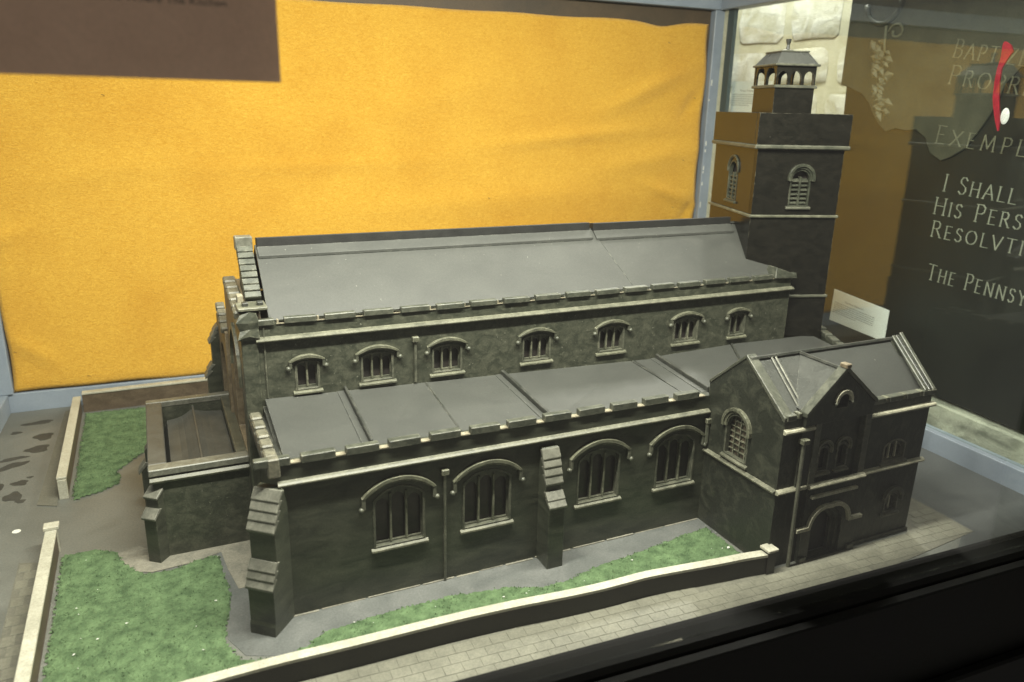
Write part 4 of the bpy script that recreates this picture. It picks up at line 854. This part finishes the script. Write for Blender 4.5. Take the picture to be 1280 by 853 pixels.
# yellow felt board with wavy surface and edges
def felt():
    nx, nz = 190, 96; a0, a1, z0, z1 = 1.2, W_-2.9, 3.9, 77.6
    vs = []; rr = random.Random(4)
    def wrinkle(a, z):
        d = 0.0
        for (ca, cz, ln, wd, ang, h) in ((118,52,20,1.6,0.10,.32),(137,63,13,2.0,0.42,.40),(146,38,9,1.3,-.35,.38),(140,47,16,2.6,.16,.30),(60,46,26,1.4,.03,.12),(98,38,30,3.0,.05,.2),
                                         (2,33,5,1.6,.4,.3),(20,45,14,2.2,.2,.12),(149,60,4,1.6,.9,-.35),(5,12,5,1.4,-.7,.22),(86,60,18,3,.3,.15),(150,34,4,1.2,1.0,-.3)):
            u = (a-ca)*math.cos(ang)+(z-cz)*math.sin(ang); v = -(a-ca)*math.sin(ang)+(z-cz)*math.cos(ang)
            d += h*math.exp(-(u/ln)**2 - (v/wd)**2)
        return d + 0.05*math.sin(a*.11+z*.07) + 0.04*math.sin(a*.05-z*.13+1)
    for j in range(nz+1):
        for i in range(nx+1):
            u, v = i/nx, j/nz
            zt = z1 + 0.9*u*0.6 - 0.9*math.exp(-((u-.91)/.035)**2) - 0.35*math.exp(-((u-.97)/.02)**2)
            zt = z1 - 1.2*(1-u) - 0.8*math.exp(-((u-.915)/.03)**2) + 0.15*math.sin(u*40)*u
            zb = z0 + 0.12*math.sin(u*23) + 0.1*math.sin(u*57)
            al = a0 + 0.25*math.sin(v*9) + 0.2*math.sin(v*21) - 0.2; ar = a1 + 0.22*math.sin(v*17) + 0.18*math.sin(v*31+1)
            a = al + (ar-al)*u; z = zb + (zt-zb)*v
            e = min(u*150, (1-u)*150, v*72, (1-v)*72)
            b = -0.45 + wrinkle(a, z)*1.75 + 0.22*min(1, e/1.2)
            x, y = cf(a, b); vs.append((x, y, z))
    fs = [(j*(nx+1)+i, j*(nx+1)+i+1, (j+1)*(nx+1)+i+1, (j+1)*(nx+1)+i) for j in range(nz) for i in range(nx)]
    m = MB(); m.add(vs, fs)
    # turned edge: give the felt thickness
    org = Vector((40, 82, 3.7)); me = bpy.data.meshes.new('felt_board'); me.from_pydata([(v-org)*S for v in m.v], [], m.f)
    me.polygons.foreach_set('use_smooth', [True]*len(me.polygons)); me.materials.append(M['felt'])
    o = bpy.data.objects.new('felt_board', me); put(o, None, org)
    s = o.modifiers.new('thickness', 'SOLIDIFY'); s.thickness = 0.0035; s.offset = -1
    tag(o, 'wrinkled yellow felt covered board pinned across the back of the case', 'felt board'); return o
FELT = felt()
pin = MB()
for a, z in ((22.5, 58.5), (97, 38.5), (141, 73), (149.3, 61), (147.5, 46.5), (145.5, 35.2), (14, 6), (2.4, 12)):
    x, y = cf(a, 0.45); pin.add([(x-.25, y, z+.1), (x+.25, y, z-.12), (x+.25, y-.06, z-.02), (x-.25, y-.06, z+.2)], [(0,1,2,3)])
tag(pin.build('staple', M['roof_edge'], FELT), 'dark staples in the yellow felt', kind='stuff')

# mauve placard on the front glass
FG = frame((*cf(0, D_+2.5), 0), (cc, cs_, 0), (cs_, -cc, 0))
fa = lambda x: (x + 37.9 + 4.6)/cc
PL = MB(FG).box(-4, fa(-1.05)+.0, 59.35, 74, 0, 0.25).build('placard', M['placard']); tag(PL, 'mauve brown printed placard fixed to the front glass at top left', 'sign')
def text_mesh(body, size):
    c = bpy.data.curves.new('t', 'FONT'); c.body = body; c.size = size; c.extrude = 0.0
    o = bpy.data.objects.new('t', c); COL.objects.link(o); bpy.context.view_layer.update()
    dg = bpy.context.evaluated_depsgraph_get(); me = bpy.data.meshes.new_from_object(o.evaluated_get(dg)); bpy.data.objects.remove(o); bpy.data.curves.remove(c); return me
def text_obj(name, body, size, F, u, v, w, mat, parent, fit=None, shear=0):
    me = text_mesh(body, size); xs = [q.co.x for q in me.vertices]; L_ = max(xs) - min(xs); k = (fit/L_) if fit else 1
    org = F @ Vector((u, v, w))
    for q in me.vertices: q.co = ((F @ Vector((u + (q.co.x-min(xs))*k, v + q.co.y, w))) - org) * S
    me.materials.clear(); me.materials.append(mat); o = bpy.data.objects.new(name, me); put(o, parent, org); return o
text_obj('lettering', 'All Hallows Where The Kitchen', 0.62, FG, fa(-13.8), 63.95, 0.262, M['ink'], PL, fit=9.6)

# label cards stuck on the side glass
def card(label, pts, x, title, seed):
    # pts: (y,z) corners TL,TR,BR,BL seen from inside
    o = MB().add([(x, *p) for p in pts] + [(x+.06, *p) for p in pts], [(0,1,2,3),(7,6,5,4),(0,4,5,1),(1,5,6,2),(2,6,7,3),(3,7,4,0)]).build('label_card', M['paper'])
    tag(o, label, 'label card')
    TL, TR, BR, BL = [Vector((x, *p)) for p in pts]; u = (TR-TL); w_ = u.length; F = frame(TL, u, (-1,0,0)); h = (TL-BL).length
    text_obj('lettering', title, h*0.075, F, w_*.24, -h*.30, 0.02, M['ink'], o, fit=w_*.34)
    g = MB(F); rr = random.Random(seed)
    for i in range(6):
        v = -h*(.40 + i*.062); a = w_*.06; end = w_*(.80 if i < 5 else .5)
        while a < end:
            l = rr.uniform(.25, .8); g.add([(a, v, .02), (min(a+l, end), v, .02), (min(a+l, end), v+h*.028, .02), (a, v+h*.028, .02)], [(0,1,2,3)]); a += l+.14
    g.build('small_print', M['greyink'], o)
    return o
card('white printed label card on the side glass, right of the tower foot', [(34.6,22.9),(20.6,21.6),(20.6,15.2),(34.8,16.2)], 119.2, 'The New Memorial', 1)
card('white printed label card on the side glass, level with the lantern', [(76.5,65.2),(62.5,65.0),(62.2,57.0),(75.8,57.4)], 121.6, 'The Font', 2)

# ================================================================== BEYOND THE GLASS
XS = 130.0
PQ = empty('memorial_plaque', (XS+2, 0, 0), 'big dark slate memorial tablet with carved capitals beyond the side glass', 'memorial')
MB().prism([(50.0, 88), (-60, 88), (-60, 1.0), (14, 4.1), (46.5, 5.2)], XS, XS+3, 'x').build('slab', M['slate'], PQ, bevel=0.1)
rag = [(50.1, 88), (50.1, 64.2), (48, 63.8), (46, 63.0), (44.2, 62.4), (42, 60.6), (40.4, 58.2), (38.4, 56.0), (36.6, 54.8), (34.5, 55.6), (32, 55.2), (29.5, 55.5), (27.2, 54.0), (25.6, 51.2), (23, 49.9), (21, 50.8), (18.6, 52.4), (16.2, 56.0), (14.6, 59), (13, 64), (10, 67.4), (5, 68.4), (0, 70), (-10, 71), (-60, 74), (-60, 88)]
MB().prism(rag, XS-.55, XS-.01, 'x').build('ragged_panel', M['slate2'], PQ, bevel=0.12)  # thin paler layer with a ragged lower edge
# stroke lettering with small serifs
GL = {'A': (.74, [[(0,0),(.37,1),(.74,0)], [(.14,.36),(.6,.36)]]), 'B': (.58, [[(.08,0),(.08,1)], [(.08,1),(.36,1),(.48,.88),(.46,.62),(.32,.53),(.08,.53)], [(.32,.53),(.52,.44),(.56,.22),(.44,.03),(.08,0)]]),
      'D': (.7, [[(.08,0),(.08,1)], [(.08,1),(.4,.97),(.62,.75),(.66,.45),(.56,.16),(.34,.01),(.08,0)]]), 'E': (.54, [[(.08,0),(.08,1)], [(.08,1),(.5,1)], [(.08,.52),(.42,.52)], [(.08,0),(.52,0)]]),
      'H': (.74, [[(.08,0),(.08,1)], [(.66,0),(.66,1)], [(.08,.52),(.66,.52)]]), 'I': (.16, [[(.08,0),(.08,1)]]), 'L': (.5, [[(.08,1),(.08,0),(.5,0)]]),
      'M': (.88, [[(.06,0),(.14,1),(.44,.15),(.74,1),(.82,0)]]), 'N': (.76, [[(.08,0),(.08,1),(.68,0),(.68,1)]]), 'O': (.82, [[(.41+.38*math.cos(k*math.pi/8), .5+.5*math.sin(k*math.pi/8)) for k in range(17)]]),
      'P': (.56, [[(.08,0),(.08,1)], [(.08,1),(.38,1),(.52,.86),(.5,.6),(.36,.48),(.08,.48)]]), 'R': (.64, [[(.08,0),(.08,1)], [(.08,1),(.38,1),(.5,.86),(.48,.64),(.36,.53),(.08,.53)], [(.3,.53),(.62,0)]]),
      'S': (.5, [[(.46,.84),(.34,.98),(.16,.97),(.06,.82),(.1,.64),(.26,.54),(.42,.42),(.47,.22),(.36,.04),(.18,0),(.03,.14)]]), 'T': (.68, [[(.34,0),(.34,1)], [(0,1),(.68,1)]]),
      'V': (.7, [[(0,1),(.35,0),(.7,1)]]), 'X': (.7, [[(0,0),(.68,1)], [(.02,1),(.7,0)]]), 'Y': (.68, [[(0,1),(.34,.5),(.68,1)], [(.34,.5),(.34,0)]]), 'Z': (.62, [[(.04,1),(.58,1),(.02,0),(.6,0)]]), ' ': (.42, []), '1': (.16, [[(.08,0),(.08,1)]]), '6': (.6, [[(.5,.95),(.25,.8),(.08,.45),(.12,.12),(.3,0),(.5,.1),(.54,.35),(.4,.52),(.2,.48),(.08,.35)]])}
def inscription(body, y0, z0, y1, z1, nfit, cap, first_big=True):
    """nfit characters span y0..y1; letters as one joined 'lettering' part per line, each letter its own mesh"""
    adv = []; x = 0
    def k_(i): return 1.22 if (first_big and (i == 0 or body[i-1] == ' ')) else 1.0
    for i, ch in enumerate(body):
        adv.append(x); x += (GL[ch][0]*k_(i))*cap + cap*0.30
    span = adv[nfit-1] + GL[body[nfit-1]][0]*cap
    sc2 = (y0-y1)/span; sl = (z1-z0)/(y0-y1)
    F = frame((XS-.02, y0, z0), Vector((0,-1,sl)), (-1,0,0))
    root = None
    for i, ch in enumerate(body):
        if ch == ' ': continue
        m = MB(F); k = k_(i)*cap; t = 0.105*cap
        for s in GL[ch][1]:
            P_ = [Vector((adv[i]*sc2 + p[0]*k*min(sc2, 1.15), p[1]*k, 0)) for p in s]
            for a, b in zip(P_, P_[1:]):
                d = (b-a).normalized(); n = Vector((-d.y, d.x, 0)); hw = t*.5*(1.15 if abs(d.y) > .6 else .62)
                a2 = a - d*hw*.5; b2 = b + d*hw*.5
                m.add([tuple(a2+n*hw), tuple(a2-n*hw), tuple(b2-n*hw), tuple(b2+n*hw), (*(a2.xy), .07), (*(b2.xy), .07)], [(0,3,5,4), (4,5,2,1), (0,4,1), (3,2,5)])
            if len(s) <= 3 or ch in 'NM':
                for p in (P_[0], P_[-1]):
                    if abs((P_[-1]-P_[0]).y) > .3*k or ch in 'MA':
                        m.add([(p.x-.14*k*.8, p.y-.02*k, 0), (p.x+.14*k*.8, p.y-.02*k, 0), (p.x+.14*k*.8, p.y+.03*k, .0), (p.x-.14*k*.8, p.y+.03*k, .0), (p.x, p.y, .08)], [(0,1,4),(1,2,4),(2,3,4),(3,0,4)])
        m.build('letter', M['letter'] if z0 < 48 else M['letter2'], PQ)
M['letter2'] = painted('darker_letter_fill', (0.13, 0.125, 0.085), (0.21, 0.2, 0.14), (60, 60, 60), 0.7, 0.1)
inscription('BAPTIZED', 24.3, 68.8, 15.4, 67.5, 4, 2.6)
inscription('PROPRIETOR', 24.3, 64.1, 10.4, 62.1, 5, 2.7)
inscription('EXEMPLARY', 24.9, 53.2, 9.6, 51.9, 5, 2.7)
inscription('I SHALL', 21.8, 44.3, 7.4, 43.4, 7, 2.6)
inscription('HIS PERSON', 23.0, 39.8, 5.5, 39.1, 8, 2.6)
inscription('RESOLVTION', 22.7, 35.4, 5.6, 34.8, 7, 2.5)
inscription('THE PENNSYLVANIA', 21.9, 26.9, 4.0, 26.1, 9, 2.5)
for o in PQ.children:
    if o.name.startswith('letter') and o.data.materials[0] == M['letter2']: o.location.x -= 0.0055
rv = random.Random(9)                       # carved vine hanging below a scroll
for i in range(34):
    t = i/33; y = 41.2 - 3.0*t + rv.uniform(-2.6, 2.6)*(1-.45*t); z = 72.5 - 14.5*t; a = rv.uniform(-1, 1)
    F = frame((XS-.55, y, z), Vector((0, -math.cos(a), math.sin(a))), (-1,0,0)); L_ = rv.uniform(1.7, 3.2)
    MB(F).add([(-L_*.5,0,0),(0,-L_*.3,0),(L_*.55,0,0),(0,L_*.3,0),(0,0,.55)], [(0,1,4),(1,2,4),(2,3,4),(3,0,4)]).build('carved_leaf', M['carve'], PQ, bevel=0.06)
MB().tube([(XS-.7, 41.5-4.3*math.cos(k*.3), 80.5-4.6*math.sin(k*.3)) for k in range(11)], 0.55, 8).build('carved_shield', M['slate2'], PQ, smooth=True)
MB().tube([(XS-.7, 37.5+1.9*math.cos(k*.6)*(1-k*.05), 74.2+1.7*math.sin(k*.6)*(1-k*.05)) for k in range(12)], 0.28, 6).build('carved_scroll', M['carve'], PQ, smooth=True)
MB().tube([(XS-.7, 40.2, 75.5), (XS-.7, 40.0, 72), (XS-.7, 39.6, 70.4)], 0.28, 6).build('carved_scroll', M['carve'], PQ, smooth=True)

lg = empty('marble_ledge', (135, 0, -30), 'pale veined marble ledge under the slate tablet', 'ledge')
MB().prism([(52, -30), (52, 4.4), (14, 3.3), (-60, .4), (-60, -30)], XS-1.2, XS+14, 'x').build('block', M['marble'], lg, bevel=0.4)
# rubble wall
SW = empty('stone_wall', (152, 60, -40), 'bright cream rubble stone wall in the room behind the tablet', 'wall')
MB().box(150, 154, -60, 190, -50, 150).build('mortar', M['mortar'], SW)
rw = random.Random(21); z = -42; 
while z < 118:
    h = rw.uniform(11, 18); y = -30 + rw.uniform(-8, 0)
    while y < 150:
        l = rw.uniform(13, 26)
        if y < 75 or z > 10:
            pts = []; n = 12
            for k in range(n):
                t = k*2*math.pi/n; c_, s_ = math.cos(t), math.sin(t); e = 0.38
                pts.append((y + l/2 + (l/2-.7)*math.copysign(abs(c_)**e, c_)*rw.uniform(.88, 1.03), z + h/2 + (h/2-.7)*math.copysign(abs(s_)**e, s_)*rw.uniform(.86, 1.03)))
            pr = rw.uniform(.08, .3); m = MB(); cy_ = y+l/2; cz_ = z+h/2
            vs = [(149.9, *p) for p in pts] + [(150-pr*.8, cy_+(p[0]-cy_)*.92, cz_+(p[1]-cz_)*.9) for p in pts] + [(150-pr, cy_+(p[0]-cy_)*.6+rw.uniform(-.4,.4), cz_+(p[1]-cz_)*.6) for p in pts] + [(150-pr-.1, cy_, cz_)]
            fs = [(i, (i+1) % n, n+(i+1) % n, n+i) for i in range(n)] + [(n+i, n+(i+1) % n, 2*n+(i+1) % n, 2*n+i) for i in range(n)] + [(2*n+i, 2*n+(i+1) % n, 3*n) for i in range(n)]
            m.add(vs, fs).build('stone', M['stone'], SW, smooth=True)
        y += l
    z += h
# added solid shapes for a red and white reflection in the side glass
rb = empty('strip_shape', (121.5, 8, 55), 'solid stand-in for a red and white reflection in the side glass', 'strip_shape')
rp = [(70.2, 8.9, .25), (69.6, 8.5, 1.0), (68.6, 8.2, 1.35), (67.6, 8.5, .9), (66.0, 9.0, .55), (64.0, 9.0, .6), (61.5, 8.7, .75), (59.5, 8.2, .7), (57.5, 7.6, .5), (56, 7.2, .15)]
rp = [(z, y, w*.72) for z, y, w in rp]; m = MB(); n = len(rp); vs = [(121.2, y+w, z) for z, y, w in rp] + [(121.2, y-w, z) for z, y, w in rp] + [(121.5, y+w, z) for z, y, w in rp] + [(121.5, y-w, z) for z, y, w in rp]
fs = []
for i in range(n-1): fs += [(i, i+1, n+i+1, n+i), (2*n+i, 3*n+i, 3*n+i+1, 2*n+i+1), (i, 2*n+i, 2*n+i+1, i+1), (n+i, n+i+1, 3*n+i+1, 3*n+i)]
m.add(vs, fs).build('band', M['red'], rb)
MB().ball((121.6, 6.7, 58.4), 0.95, 14, 10, (0.15, .8, 1.4)).build('white_blob', M['white'], rb, smooth=True)

print('slabs', n1, n2, 'objects', len(bpy.data.objects))
